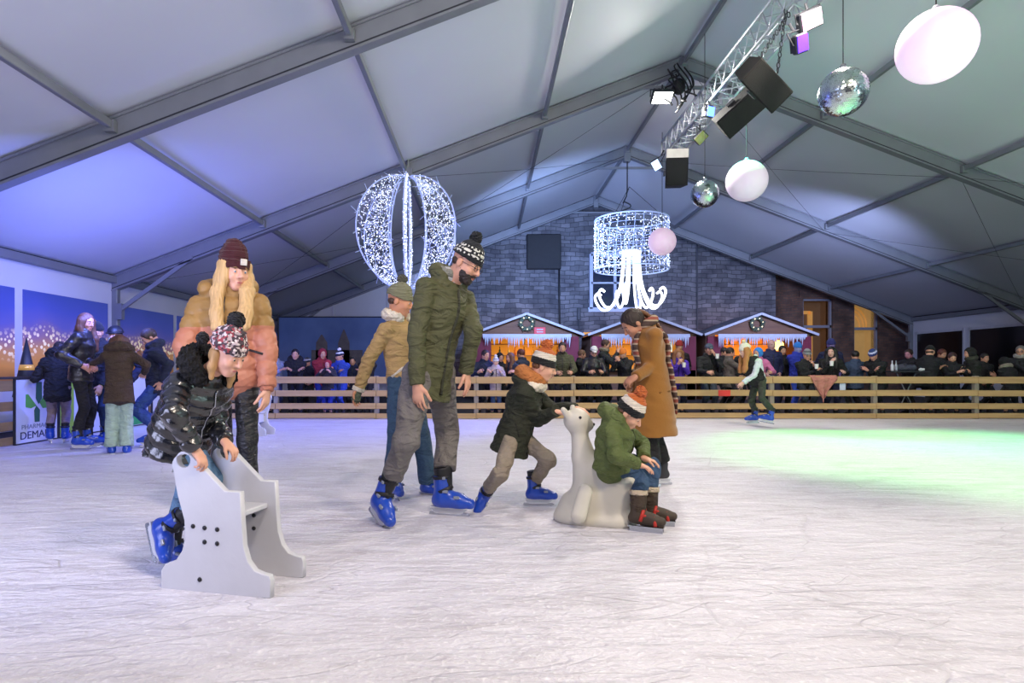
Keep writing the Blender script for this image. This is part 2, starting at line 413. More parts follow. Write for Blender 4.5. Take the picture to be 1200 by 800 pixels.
def body(J, root, skinm, vox, opts):
    s = J.s; b = opts.get('thin', 1.0); up = J.up; fr = J.front
    P = head_prims(J, opts.get('ears', True))
    P.append(cap(J.hf.p(-.10, 0, .25), J.neck, .055*s*b+.002, .062*s*b, k=.04))
    ch = J.pelvis+(J.neck-J.pelvis)*.68
    P += [cap(J.pelvis, J.pelvis+(ch-J.pelvis)*.45, .125*s*b, .115*s*b, fr, .72, k=.04), cap(J.pelvis+(ch-J.pelvis)*.45, ch, .115*s*b, .14*s*b, fr, .72, k=.04), cap(ch, J.neck-up*.03, .14*s*b, .07*s*b, fr, .7, k=.04)]
    for g in 'LR':
        P += [cap(J.neck-up*.04*s, J.sh[g], .045*s, .05*s*b, k=.04), cap(J.sh[g], J.el[g], .048*s*b, .037*s*b, k=.03), cap(J.el[g], J.wr[g], .037*s*b, .026*s*b, k=.015)]
        fd, fu = J.toe[g]; fd = nrm(fd); fu = np.asarray(fu, float); fu = nrm(fu-fd*np.dot(fu, fd)); bt_ = J.an[g]+fu*.11*s
        P += [cap(J.hip[g], J.kn[g], .078*s*b, .052*s*b, k=.03), cap(J.kn[g], bt_, .052*s*b, .034*s*b, k=.02), cap(bt_, J.an[g], .034*s*b, .03*s, k=.02)]
        P += [cap(J.an[g]-fu*.03*s, J.an[g]-fu*.05*s+fd*.11*s, .028*s, .022*s, k=.01)]
        hd, pn, curl = opts['hands'][g]
        if hd is None: hd = J.wr[g]-J.el[g]
        hd = np.asarray(hd, float); pn = np.asarray(pn, float)
        P += hand(J.wr[g], hd, pn, g, s*opts.get('hands_scale', 1.0), curl)
    sput('body', P, vox, skinm, root)
def face(J, root, opts, small=False):
    h = J.hf; s = h.h; ec = opts.get('eye', '3a2a20'); 
    for g in (1, -1):
        m = MB(); m.sphere(h.p(.337, g*.13, .485), .042*s, 12, 8, 0, None)
        m.sphere(h.p(.363, g*.13, .482), .026*s, 10, 6, 1)
        m.put('eye', [M_EYE, fab(ec, .3, 0)], root, True)
        m = MB(); pts = [h.p(.375, g*.07, .575), h.p(.39, g*.13, .595), h.p(.335, g*.21, .575)]; m.tube(pts, [.012*s, .018*s, .008*s], 6); m.put('eyebrow', hairm(opts.get('brow', '3a2a20')), root, True)
    m = MB(); t = np.linspace(-1, 1, 7); m.tube([h.p(.372-.05*x*x, x*.085, .205+.01*x*x) for x in t], [.006*s, .02*s, .026*s, .024*s, .026*s, .02*s, .006*s], 8); m.put('lips', fab(opts.get('lip', 'a8605a'), .45, 0), root, True)
M_EYE = mat('eye_white', 'd8d4d0', .2, var=0)

def coat_prims(J, o):
    s = J.s*o.get('bulk', 1.0); S = J.s; up = J.up; fr = J.front; b = o.get('fatness', 1.0)
    pit = o.get('puff', 0); amp = o.get('amp', .012)
    tp = (J.pelvis, up, pit, amp) if pit else None
    ch = J.pelvis+(J.neck-J.pelvis)*.70; fl = .74
    wd = o.get('waist', .145); hd = o.get('hem', .12); hw = o.get('hemw', .17)
    hemdir = nrm(o['hemdir']) if 'hemdir' in o else -up
    hemc = J.pelvis+hemdir*hd
    P = [cap(J.pelvis, ch, wd*s*b, .165*s*b, fr, fl, k=.05, puff=tp), cap(ch, J.neck-up*.02, .165*s*b, .085*s, fr, .8, k=.05, puff=tp),
         cap(J.pelvis+up*.06, hemc, wd*s*b, hw*s*b, fr, o.get('hemflat', .78), cutb=True, k=.03, puff=tp)]
    for g in 'LR':
        ap = (J.sh[g], nrm(J.el[g]-J.sh[g]), pit, amp*.8) if pit else None; fp = (J.el[g], nrm(J.wr[g]-J.el[g]), pit, amp*.8) if pit else None
        P += [cap(J.neck-up*.06*S, J.sh[g], .07*s, .066*s, k=.05), cap(J.sh[g], J.el[g], .066*s, .056*s, k=o.get('armk', .014), puff=ap),
              cap(J.el[g], J.wr[g]+nrm(J.wr[g]-J.el[g])*o.get('sleeve', .005), .056*s, .045*s, cutb=True, k=.012, puff=fp)]
    return P
def neck_ring(J, rad, r, lift=.02, tilt=.03, a0=-200, a1=20, n=9, squash=.85, k=.02):
    """collar or folded hood: arc around the neck; 0deg = right side, -90 = back ... measured so that front is +90"""
    P = []; pts = []
    for a in np.radians(np.linspace(a0, a1, n)):
        pts.append(J.neck+J.up*(lift-tilt*math.sin(a))+J.lat*math.cos(a)*rad+J.front*math.sin(a)*rad*squash)
    for p, q in zip(pts[:-1], pts[1:]): P.append(cap(p, q, r, k=k))
    return P, pts
def coat(J, root, mats, o, vox, name='jacket', mfun=None, extra=None):
    P = coat_prims(J, o)
    if extra: P += extra
    if o.get('collar', True):
        P += neck_ring(J, .075*J.s, .03*J.s, .035*J.s, .0, 0, 360, 13)[0]
    dz = o.get('wr', (.006, 16)); d = wrinkle(dz[0], dz[1], o.get('seed', 1), (1, 1, 1.6)) if dz else None
    ob = sput(name, P, vox, mats, root, d, mfun)
    return ob, P
def front_line(J, P, t0, t1, off=0., n=14):
    pts = []
    for t in np.linspace(t0, t1, n):
        c = J.pelvis+(J.neck-J.pelvis)*t+J.lat*off; pts.append(surf(P, c, J.front))
    return pts
def trousers(J, root, m, o, vox, name='trousers'):
    s = J.s; b = o.get('b', 1.0); kn = o.get('knee', .06)*s; ah = o.get('ankle', .05)*s; th = o.get('thigh', .088)*s*b
    P = [cap(J.pelvis+J.up*.08*s, J.pelvis, .13*s*b, .135*s*b, J.front, .75, k=.03)]
    for g in 'LR':
        fd, fu = J.toe[g]; fd = nrm(fd); fu = np.asarray(fu, float); fu = nrm(fu-fd*np.dot(fu, fd)); e = J.an[g]+fu*(.10*s+o.get('up', .04))
        P += [cap(J.hip[g], J.kn[g], th, kn, k=.03), cap(J.kn[g], e, kn, ah, cutb=True, k=.02)]
    return sput(name, P, vox, m, root, wrinkle(o.get('wa', .006), o.get('ws', 22), o.get('seed', 3), (1, 1, 1.4)))

# hats and hair --------------------------------------------------------------
def beanie(J, root, mats, vox=.006, line=.62, tilt=.18, tall=1.08, pom=None, pomr=.2, fold=True, mfun=None, amp=.0, name='beanie', back=.0):
    h = J.hf; s = h.h
    n = nrm(-(h.u)-h.f*tilt); o = h.p(0, 0, line)   # keeps what is above the plane, lower at the back
    P = [ell(h.p(-.05+back, 0, .66), np.array([.435, .375, (tall-.62)])*s, h.R, k=0, cut=[(o, n)])]
    if fold:
        n2 = -n; P.append(ell(h.p(-.05, 0, .66), np.array([.462, .40, .5])*s, h.R, k=.02*s, cut=[(o, n), (o+n2*.2*s, n2)]))
    m = sput(name, P, vox, mats, root, wrinkle(.0025+amp, 60, 5) if vox < .01 else None, (lambda c: mfun(h.loc(c))) if mfun else None)
    if pom:
        c = h.p(-.08+back, 0, tall+.1); pompom(c, pomr*s, pom, m)
    return m
def pompom(c, r, m, parent, n=None):
    b = MB(); b.sphere(c, r, 22, 14); V = b.V[0]; q = V-c; b.V[0] = c+q*(1+RNG.uniform(-.16, .16, (len(V), 1)))
    return b.put('pompom', m, parent, False)
def hair_cap(J, cover=.0, infl=1.08, front=.74, low=.30):
    h = J.hf; s = h.h
    return [ell(h.p(-.06, 0, .63), np.array([.40, .345, .38])*s*infl, h.R, k=0, cut=None),
            dict(ell(h.p(.42, 0, front-.42), np.array([.34, .40, .46])*s, h.R, k=.03*s), op='-'),
            dict(cap(h.p(.15, -.6, low-.5), h.p(.15, .6, low-.5), .5*s, k=.02*s), op='-')]
def strand(pts, r0, r1, flat=None, f=.5, k=.02):
    n = len(pts); R = np.linspace(r0, r1, n); return [cap(pts[i], pts[i+1], R[i], R[i+1], flat, f, k=k) for i in range(n-1)]
def hair(J, root, col, style='short', vox=.007, hat=False):
    h = J.hf; s = h.h; P = []; down = np.array([0, 0, -1.]); fr = J.front
    if not hat: P += hair_cap(J, low={'short': .36, 'bob': .2, 'long': .2, 'pony': .34, 'bald': .3}.get(style, .3))
    if style == 'bald':
        P = [ell(h.p(-.07, 0, .5), np.array([.36, .35, .2])*s, h.R, k=0), dict(cap(h.p(.5, -.6, .5), h.p(.5, .6, .5), .5*s, k=0), op='-')]
    if style in ('short',) and hat:
        P += [ell(h.p(-.17, 0, .47), np.array([.245, .325, .17])*s, h.R, k=.01)]
    if style in ('long', 'bob'):
        L = .30 if style == 'long' else .12
        for g in (1, -1):
            a = h.p(.05, g*.33, .55); b = h.p(.06, g*.36, .2); c = b+down*L*J.s*.5+J.lat*g*.02+fr*.07*J.s; d = b+down*L*J.s+J.lat*g*.01+fr*.10*J.s
            P += strand([a, b, c, d] if style == 'long' else [a, b, b+down*L*J.s*.5], .10*s, .08*s, None)
        a = h.p(-.3, 0, .5); b = h.p(-.33, 0, .1); c = b+down*L*J.s*.7-fr*.05*J.s
        P += strand([a, b, c], .26*s, .22*s, J.front, .5, .03)
    if style == 'pony':
        a = h.p(-.42, 0, .62); P += [ell(a, np.array([.1, .1, .1])*s, h.R, k=.02)]
        b = h.p(-.62, 0, .45); c = b+down*.12*J.s-fr*.02; P += strand([a, b, c, c+down*.08*J.s-fr*.02*J.s], .085*s, .045*s)
    if not P: return
    def dd(Q): 
        q = Q@h.R.T; return .0022*np.sin(q[:, 1]*420+6*np.sin(Q[:, 2]*25))+.0016*np.sin(q[:, 0]*390+5*np.sin(Q[:, 2]*31))
    return sput('hair', P, vox, hairm(col), root, dd if vox < .01 else None)

# ice skates and shoes ---------------------------------------------------------
M_BLUE = mat('skate_blue', '1a46b4', .32, var=.1, vs=20, coat=.3); M_BLK = mat('skate_black', '15161c', .5, var=.2, vs=30, bump=.1)
M_HOLD = mat('blade_holder', 'c9cbd2', .4, var=.08); M_STEEL = mat('steel', 'b8bcc4', .25, 1, var=.05); M_BUCK = mat('buckle_grey', '8f97a8', .35, .3)
def lmesh(fn, name, m):   # build a mesh once around the origin and keep the datablock
    o = fn(); me = o.data; me.name = name; bpy.data.objects.remove(o); return me
def _skate_meshes():
    D = {}
    X = lambda x, z, y=0: np.array([x, y, z])
    boot = [cap(X(-.045, -.045), X(.11, -.05), .041, .044, k=.02), cap(X(.11, -.05), X(.165, -.058), .044, .036, k=.02), cap(X(.0, -.02), X(.07, -.03), .05, .042, k=.04),
            cap(X(-.01, -.03), X(-.018, .115), .051, .056, cutb=True, k=.03), ]
    boot.append(dict(cap(X(-.3, -.585), X(.3, -.585), .5, .5, k=.0), op='-'))
    D['boot'] = lmesh(lambda: sput('b', boot, .005, M_BLUE, None), 'skate_boot', None)
    lin_ = [cap(X(-.012, .09), X(-.02, .165), .050, .054, cutb=True, k=.02), cap(X(.03, .02), X(.022, .175), .022, .026, k=.02), cap(X(.06, -.01), X(.115, -.02), .020, .020, k=.02)]
    D['cuff'] = lmesh(lambda: sput('c', lin_, .006, M_BLK, None), 'skate_cuff', None)
    def strap(a, b, r): 
        p = [cap(a, b, r, r, cutb=True, cuta=True, k=0)]; return lmesh(lambda: sput('s', p, .005, M_BLK, None), 'skate_strap', None)
    D['straps'] = [strap(X(-.016, .095), X(-.018, .115), .062), strap(X(.005, .012), X(-.005, .034), .0585), strap(X(.085, -.043), X(.103, -.046), .05)]
    def bk():
        b = MB()
        for (x, z) in ((.005, .105), (.02, .022), (.095, -.012)):
            for y in (-1, 1): b.box((x-.018, y*.05-.008, z-.009), (x+.018, y*.05+.008, z+.009), 0, bev=.003)
        return b.put('k', M_BUCK)
    D['buckle'] = lmesh(bk, 'skate_buckle', None)
    def hold():
        b = MB(); b.prism([(-.09, -.082), (.165, -.082), (.15, -.098), (.12, -.118), (.1, -.124), (-.05, -.124), (-.07, -.118), (-.08, -.1)], -.012, .012); b.box((-.085, -.03, -.09), (.16, .03, -.08), 0, bev=.003); return b.put('h', M_HOLD)
    D['holder'] = lmesh(hold, 'blade_holder', None)
    def blade():
        b = MB(); b.prism([(-.1, -.12), (.15, -.12), (.168, -.13), (.16, -.139), (.14, -.145), (-.095, -.145), (-.105, -.138)], -.003, .003); return b.put('bl', M_STEEL)
    D['blade'] = lmesh(blade, 'skate_blade', None)
    return D
SK = _skate_meshes()
def link(name, me, parent, M4=None):
    o = bpy.data.objects.new(name, me); C.objects.link(o); o.parent = parent
    if M4 is not None: o.matrix_local = M4
    return o
def foot_matrix(root, an, d, up, s):
    x = nrm(d); z = np.asarray(up, float); z = nrm(z-x*np.dot(z, x)); y = np.cross(z, x)
    M4 = Matrix([[x[0]*s, y[0]*s, z[0]*s, 0], [x[1]*s, y[1]*s, z[1]*s, 0], [x[2]*s, y[2]*s, z[2]*s, 0], [0, 0, 0, 1]])
    l = an-wloc(root); M4.translation = Vector([float(v) for v in l]); return M4
def skate(root, J, g, s, label=None, mesh=None):
    d, up = J.toe[g]
    b = link('ice_skate', SK['boot'] if mesh is None else mesh, root, foot_matrix(root, J.an[g], d, up, s))
    link('cuff', SK['cuff'], b); link('blade', SK['blade'], b); link('blade_holder', SK['holder'], b); link('buckles', SK['buckle'], b)
    for m in SK['straps']: link('strap', m, b)
    if label: b['label'] = label
    return b
def _shoe():
    X = lambda x, z: np.array([x, 0, z])
    p = [cap(X(-.04, -.045), X(.12, -.05), .038, .042, k=.02), cap(X(.12, -.05), X(.17, -.055), .042, .034, k=.02), cap(X(-.005, -.03), X(-.012, .07), .048, .052, cutb=True, k=.03), cap(X(0, -.01), X(.08, -.03), .042, .036, k=.03),
         dict(cap(X(-.3, -.585), X(.3, -.585), .5, .5, k=0), op='-')]
    return lmesh(lambda: sput('b', p, .008, M_BLK, None), 'shoe', None)
SHOE = _shoe()
_shoes = {}
def shoe(root, J, g, s, col='1a1a1e'):
    if col not in _shoes: me = SHOE.copy(); me.materials.clear(); me.materials.append(fab(col, .6, .1)); _shoes[col] = me
    d, up = J.toe[g]; return link('boot', _shoes[col], root, foot_matrix(root, J.an[g], d, up, s))
# ------------------------------------------------------------------ the tent and the ground
EAVE, RIDGE, RX, HW = 2.85, 7.3, 4.0, 11.6
XL, XR = RX-HW, RX+HW
FR = [-7.5, -2.5, 2.5, 7.5, 12.5, 17.5, 22.5]
def roofz(x): return RIDGE-(RIDGE-EAVE)*abs(x-RX)/HW
def ice_mat():
    m = mat('ice', 'dedce4', .4, var=.05, vs=.8, spec=.4); nt = m.node_tree; N = nt.nodes; L = nt.links; b = N['Principled BSDF']; tc = N['Texture Coordinate']
    geo = N.new('ShaderNodeNewGeometry')
    def noise(scale, detail=2, dist=0, stretch=None, rot=0):
        mp = N.new('ShaderNodeMapping'); mp.inputs['Rotation'].default_value = (0, 0, rot)
        if stretch: mp.inputs['Scale'].default_value = stretch
        L.new(geo.outputs['Position'], mp.inputs['Vector'])
        n = N.new('ShaderNodeTexNoise'); n.inputs['Scale'].default_value = scale; n.inputs['Detail'].default_value = detail; n.inputs['Distortion'].default_value = dist
        L.new(mp.outputs[0], n.inputs['Vector']); return n.outputs['Fac']
    def math_(op, a, bb, clamp=False):
        n = N.new('ShaderNodeMath'); n.operation = op; n.use_clamp = clamp
        for i, v in enumerate((a, bb)):
            if isinstance(v, (int, float)): n.inputs[i].default_value = v
            else: L.new(v, n.inputs[i])
        return n.outputs[0]
    lines = None
    for i, (sc_, rot, st, wdt) in enumerate(((.45, .3, (1, 3, 1), .006), (.6, 1.4, (1, 2.5, 1), .006), (.8, .15, (1, 3, 1), .008), (.35, .8, (2, 1, 1), .004), (1.1, 2.8, (1, 2.5, 1), .008), (1.6, .1, (1, 4, 1), .012))):
        v = noise(sc_, 1.2, .5, st, rot); v = math_('ABSOLUTE', math_('SUBTRACT', v, .5), 0); v = math_('SUBTRACT', 1, math_('DIVIDE', v, wdt), True)
        v = math_('MULTIPLY', v, math_('MULTIPLY', math_('SUBTRACT', noise(.9, 2, 0, None, i), .45), 5, True)); lines = v if lines is None else math_('MAXIMUM', lines, v)
    rub = noise(38, 5); big = noise(1.5, 6, .8, (1, 3.4, 1), .12); big2 = noise(.5, 4, 1.0); fine = noise(5, 5, .6, (1, 3, 1), -.1)
    sl = math_('MULTIPLY', math_('SUBTRACT', big, .46), 4, True); sl = math_('MULTIPLY', sl, math_('ADD', .25, math_('MULTIPLY', math_('SUBTRACT', big2, .42), 3.5, True)))
    sl = math_('ADD', math_('MULTIPLY', sl, .6), math_('MULTIPLY', math_('SUBTRACT', fine, .5), 1.6, True))
    mx = N.new('ShaderNodeMix'); mx.data_type = 'RGBA'; src = b.inputs['Base Color'].links[0].from_socket
    L.new(math_('MULTIPLY', sl, .75), mx.inputs[0]); L.new(src, mx.inputs[6]); mx.inputs[7].default_value = (*hx('a29a9e'), 1)
    m2 = N.new('ShaderNodeMix'); m2.data_type = 'RGBA'; L.new(math_('MULTIPLY', lines, .2), m2.inputs[0]); L.new(mx.outputs[2], m2.inputs[6]); m2.inputs[7].default_value = (*hx('85808a'), 1)
    m3 = N.new('ShaderNodeMix'); m3.data_type = 'RGBA'; L.new(math_('MULTIPLY', math_('SUBTRACT', rub, .56), 6, True), m3.inputs[0]); L.new(m2.outputs[2], m3.inputs[6]); m3.inputs[7].default_value = (*hx('f0eef4'), 1)
    L.new(m3.outputs[2], b.inputs['Base Color'])
    h = math_('ADD', math_('MULTIPLY', rub, .5), math_('MULTIPLY', lines, -.3)); h = math_('ADD', h, math_('MULTIPLY', big, 2.2)); h = math_('ADD', h, math_('MULTIPLY', fine, 1.2))
    bp = N.new('ShaderNodeBump'); bp.inputs['Strength'].default_value = .8; bp.inputs['Distance'].default_value = .02; L.new(h, bp.inputs['Height']); L.new(bp.outputs['Normal'], b.inputs['Normal'])
    return m
M_ICE = ice_mat(); M_GROUND = mat('asphalt', '2b2a2e', .8, bump=.3, bs=30)
M_FAB = mat('tent_fabric', 'c0c2ca', .66, var=.04, vs=.5, bump=.12, bs=1.6, spec=.5)
M_WFAB = mat('side_fabric', 'c4c6d0', .6, var=.05, vs=1, bump=.2, bs=3)
M_ALU = mat('aluminium', '7d8188', .5, .35, var=.1, vs=3); M_DALU = mat('dark_steel', '3a3d44', .5, .5, var=.15)
M_WIRE = mat('black_cable', '15161a', .6); M_BRACE = mat('bracing_wire', '4a4c54', .5, .5)
b = MB(); nx, ny = 60, 50; xs = np.linspace(-6.25, 13.2, nx); ys = np.linspace(-6, 12.42, ny)
V = [(x, y, 0) for x in xs for y in ys]; Fs = [[i*ny+j, (i+1)*ny+j, (i+1)*ny+j+1, i*ny+j+1] for i in range(nx-1) for j in range(ny-1)]
b.add(V, Fs); o = b.put('floor', M_ICE, smooth=True); setp(o, 'white scratched skating rink ice', 'ice', kind='structure')
b = MB(); b.box((-14, -9, -.3), (22, 40, -.012)); o = b.put('floor_surround', M_GROUND); setp(o, 'dark ground around and behind the rink', 'ground', kind='structure')
# roof: two slopes with real thickness, slight sag between the frames
for nm, sx in (('ceiling', -1), ('ceiling_right', 1)):
    b = MB(); n1 = 25; n2 = 49; V = []; Fs = []
    for t in (0, .02):
        for i in range(n1):
            for j in range(n2):
                u = i/(n1-1); y = -7.5+30*j/(n2-1); x = RX+sx*HW*u; sag = .05*math.sin(math.pi*((y+7.5) % 5)/5)*math.sin(math.pi*u)
                V.append((x, y, RIDGE-(RIDGE-EAVE)*u+.06-sag+t))
    def q(k, i, j): return k*n1*n2+i*n2+j
    for k in (0, 1):
        for i in range(n1-1):
            for j in range(n2-1):
                f = [q(k, i, j), q(k, i+1, j), q(k, i+1, j+1), q(k, i, j+1)]; Fs.append(f if (sx > 0) == (k == 1) else f[::-1])
    o = b.add(V, Fs).put(nm, M_FAB, smooth=True); setp(o, 'white fabric slope of the tent roof, '+('left side' if sx < 0 else 'right side'), 'tent roof', kind='structure')
tn = [0]
def trim(bm, m, label, cat='tent frame', smooth=False):
    tn[0] += 1; o = bm.put('trim_%d' % tn[0], m, smooth=smooth); return setp(o, label, cat, kind='structure')
nmF = ['rearmost behind camera', 'behind camera', 'nearest', 'first visible', 'middle', 'third', 'back gable']
for fi, y in enumerate(FR):
    b = MB(); hh = .28
    bk = MB()
    for sx in (-1, 1):
        e = (RX+sx*HW, y, EAVE-.13); r = (RX, y, RIDGE-.13); b.beam(e, r, .11, hh, bev=.012)
        for dz in (-hh/2, hh/2): # flanges
            b.beam((e[0], y, e[2]+dz), (r[0], y, r[2]+dz), .15, .03)
        bk.beam((e[0], y, e[2]-.10), (r[0], y, r[2]-.10), .122, .016)
        b.box((RX+sx*(HW-.02)-.1, y-.06, 0 if True else 0), (RX+sx*(HW-.02)+.1, y+.06, EAVE), bev=.01)
        b.beam((RX+sx*(HW-.12), y-.05, 2.15), (RX+sx*(HW-1.65), y-.05, roofz(RX+sx*(HW-1.65))-.22), .05, .08)
        b.box((RX+sx*(HW-.16)-.07, y-.09, 2.0), (RX+sx*(HW-.16)+.07, y+.02, 2.32))
    zt = roofz(RX+1.0)-.2
    b.beam((RX-1.0, y, zt), (RX+1.0, y, zt), .05, .06); b.box((RX-.09, y-.09, RIDGE-.42), (RX+.09, y+.09, RIDGE+.02), bev=.01)
    fo = trim(b, M_ALU, 'grey aluminium rafter frame of the tent, '+nmF[fi]); bk.put('rafter_groove', M_DALU, fo)
px = [RX+HW*k for k in (-.735, -.487, -.243, 0, .243, .487, .735)]
for k, x in enumerate(px):
    for j in range(len(FR)-1):
        b = MB(); z = roofz(x)-.09; b.beam((x, FR[j]+.05, z), (x, FR[j+1]-.05, z), .07, .1, bev=.008)
        for y in (FR[j]+.1, FR[j+1]-.1): b.box((x-.06, y-.04, z-.09), (x+.06, y+.04, z+.05))
        trim(b, M_ALU, 'aluminium roof purlin between two tent frames')
for sx in (-1, 1):
    b = MB(); x = RX+sx*(HW-.06); b.beam((x, -7.5, EAVE-.05), (x, 22.5, EAVE-.05), .12, .14, bev=.01); trim(b, M_ALU, 'aluminium eave beam along the '+('left' if sx < 0 else 'right')+' side wall')
# bracing wires in the roof bays
for j in (3, 4):
    y0, y1 = FR[j], FR[j+1]
    for sx in (-1, 1):
        for (a, c) in (((.02, .487), (1, 0)), ((.487, .98), (1, 0))):
            if j == 3 and not (sx > 0 and a[0] > .1): continue
            b = MB(); u0, u1 = a
            for (ya, yb) in ((y0, y1), (y1, y0)):
                P = [np.array([RX+sx*HW*(u0+(u1-u0)*t), ya+(yb-ya)*t, 0]) for t in np.linspace(0, 1, 7)]
                for p in P: p[2] = roofz(p[0])-.25
                P = [p-np.array([0, 0, .05*math.sin(math.pi*i/6)]) for i, p in enumerate(P)]; b.tube(P, .0045, 5)
            trim(b, M_BRACE, 'crossed steel bracing wires under the tent roof', 'wire')
# side walls
M_PANE = mat('dark_pane', '14171c', .12, var=.2, spec=.7); M_PVC = mat('window_pvc', 'b9bcc8', .5)
def banner_mat():
    m = mat('printed_dusk_photo', '25307a', .45, var=0); nt = m.node_tree; N = nt.nodes; L = nt.links; b = N['Principled BSDF']; geo = N.new('ShaderNodeNewGeometry'); sp = N.new('ShaderNodeSeparateXYZ'); L.new(geo.outputs['Position'], sp.inputs[0])
    r = N.new('ShaderNodeMapRange'); r.inputs[1].default_value = .7; r.inputs[2].default_value = 2.3; L.new(sp.outputs[2], r.inputs[0])
    nz = N.new('ShaderNodeTexNoise'); nz.inputs['Scale'].default_value = 1.2; L.new(geo.outputs['Position'], nz.inputs['Vector'])
    ad = N.new('ShaderNodeMath'); ad.operation = 'MULTIPLY_ADD'; ad.inputs[1].default_value = .25; L.new(nz.outputs['Fac'], ad.inputs[0]); ad2 = N.new('ShaderNodeMath'); ad2.operation = 'SUBTRACT'; ad2.inputs[1].default_value = .125
    L.new(r.outputs[0], ad.inputs[2]); L.new(ad.outputs[0], ad2.inputs[0])
    cr = N.new('ShaderNodeValToRGB'); e = cr.color_ramp.elements; e[0].position = 0; e[0].color = (*hx('5a3c28'), 1); e[1].position = 1; e[1].color = (*hx('3a4a92'), 1)
    for p, c in ((.25, 'c98a44'), (.42, 'c08a58'), (.52, '8a6c86'), (.66, '5a5aa0'), (.8, '4450a0')):
        q = e.new(p); q.color = (*hx(c), 1)
    L.new(ad2.outputs[0], cr.inputs[0])
    vo = N.new('ShaderNodeTexVoronoi'); vo.inputs['Scale'].default_value = 13; L.new(geo.outputs['Position'], vo.inputs['Vector'])
    lt = N.new('ShaderNodeMath'); lt.operation = 'LESS_THAN'; lt.inputs[1].default_value = .42; L.new(vo.outputs['Distance'], lt.inputs[0])
    # light-dot band
    b1 = N.new('ShaderNodeMapRange'); b1.inputs[1].default_value = .16; b1.inputs[2].default_value = .04; 
    ab = N.new('ShaderNodeMath'); ab.operation = 'SUBTRACT'; ab.inputs[1].default_value = .47; L.new(ad2.outputs[0], ab.inputs[0]); ab2 = N.new('ShaderNodeMath'); ab2.operation = 'ABSOLUTE'; L.new(ab.outputs[0], ab2.inputs[0]); L.new(ab2.outputs[0], b1.inputs[0])
    mu = N.new('ShaderNodeMath'); mu.operation = 'MULTIPLY'; L.new(lt.outputs[0], mu.inputs[0]); L.new(b1.outputs[0], mu.inputs[1])
    mx = N.new('ShaderNodeMix'); mx.data_type = 'RGBA'; L.new(mu.outputs[0], mx.inputs[0]); L.new(cr.outputs[0], mx.inputs[6]); mx.inputs[7].default_value = (*hx('ffe9c0'), 1); L.new(mx.outputs[2], b.inputs['Base Color'])
    L.new(mx.outputs[2], b.inputs['Emission Color']); b.inputs['Emission Strength'].default_value = .28; m.cycles.emission_sampling = 'NONE'   # glow added to the print itself, which has no lamp behind it
    return m
M_BAN = banner_mat()
wins = []
for j in range(len(FR)-1):
    for h_ in (0, 1): wins.append((FR[j]+.14+h_*2.43, FR[j]+.14+h_*2.43+2.2))
for side, x, sx in (('left', XL, 1), ('right', XR, -1)):
    b = MB(); zz = (.75, 2.28); ed = [-7.5]
    for a, c in wins: ed += [a, c]
    ed.append(22.5)
    for i in range(len(ed)-1):
        y0, y1 = ed[i], ed[i+1]
        if i % 2: b.box((x-.01, y0, 0), (x+.01, y1, zz[0])); b.box((x-.01, y0, zz[1]), (x+.01, y1, EAVE))
        else: b.box((x-.01, y0, 0), (x+.01, y1, EAVE))
    setp(b.put('wall_'+side, M_WFAB), 'white fabric side wall of the tent, '+side, 'tent wall', kind='structure')
wn = 0
for a, c in wins:
    if a < 6: continue
    wn += 1; b = MB(); x = XL; b.box((x+.012, a-.02, .73), (x+.03, c+.02, 2.30)); o = b.put('printed_banner', M_BAN, origin=(x, (a+c)/2, .73))
    lab = {1: 'printed dusk panel cut off by the left edge', 2: 'dusk panel beside the dark cone at the left edge', 3: 'printed dusk panel behind the long haired woman',
           4: 'printed dusk panel behind the boy in the navy jacket'}.get(wn, 'printed dusk panel on the left wall hidden behind the girl and woman')
    setp(o, 'blue and orange '+lab, 'banner', None if wn < 5 else None)
    if wn >= 5: o['group'] = 'hidden wall panels'
wn = 0
for a, c in wins:
    if a < 12: continue
    wn += 1; r = thing('window_%d' % wn, 'dark clear window in the right tent wall', 'window', (XR, (a+c)/2, .75), kind='structure')
    b = MB(); b.box((XR-.004, a, .75), (XR+.004, c, 2.28)); b.put('pane', M_PANE, r)
    b = MB()
    for (y0, y1, z0, z1) in ((a-.04, a+.03, .7, 2.33), (c-.03, c+.04, .7, 2.33), (a, c, .7, .78), (a, c, 2.25, 2.33)): b.box((XR-.03, y0, z0), (XR-.011, y1, z1))
    b.put('window_frame', M_PVC, r)
# gable fabric on the left of the back frame
b = MB(); xe = -1.75; V = [(XL, 22.55, 0), (xe, 22.55, 0), (xe, 22.55, roofz(xe)), (XL, 22.55, EAVE)]; V += [(x, y+.03, z) for x, y, z in V]
b.add(V, [[0, 1, 2, 3], [7, 6, 5, 4], [0, 4, 5, 1], [1, 5, 6, 2], [2, 6, 7, 3], [3, 7, 4, 0]])
for x in (-5.6, -3.6): b.box((x-.04, 22.49, 0), (x+.04, 22.56, roofz(x)), bev=.008)
setp(b.put('wall_back', M_WFAB), 'white gable fabric at the back left of the tent', 'tent wall', kind='structure')
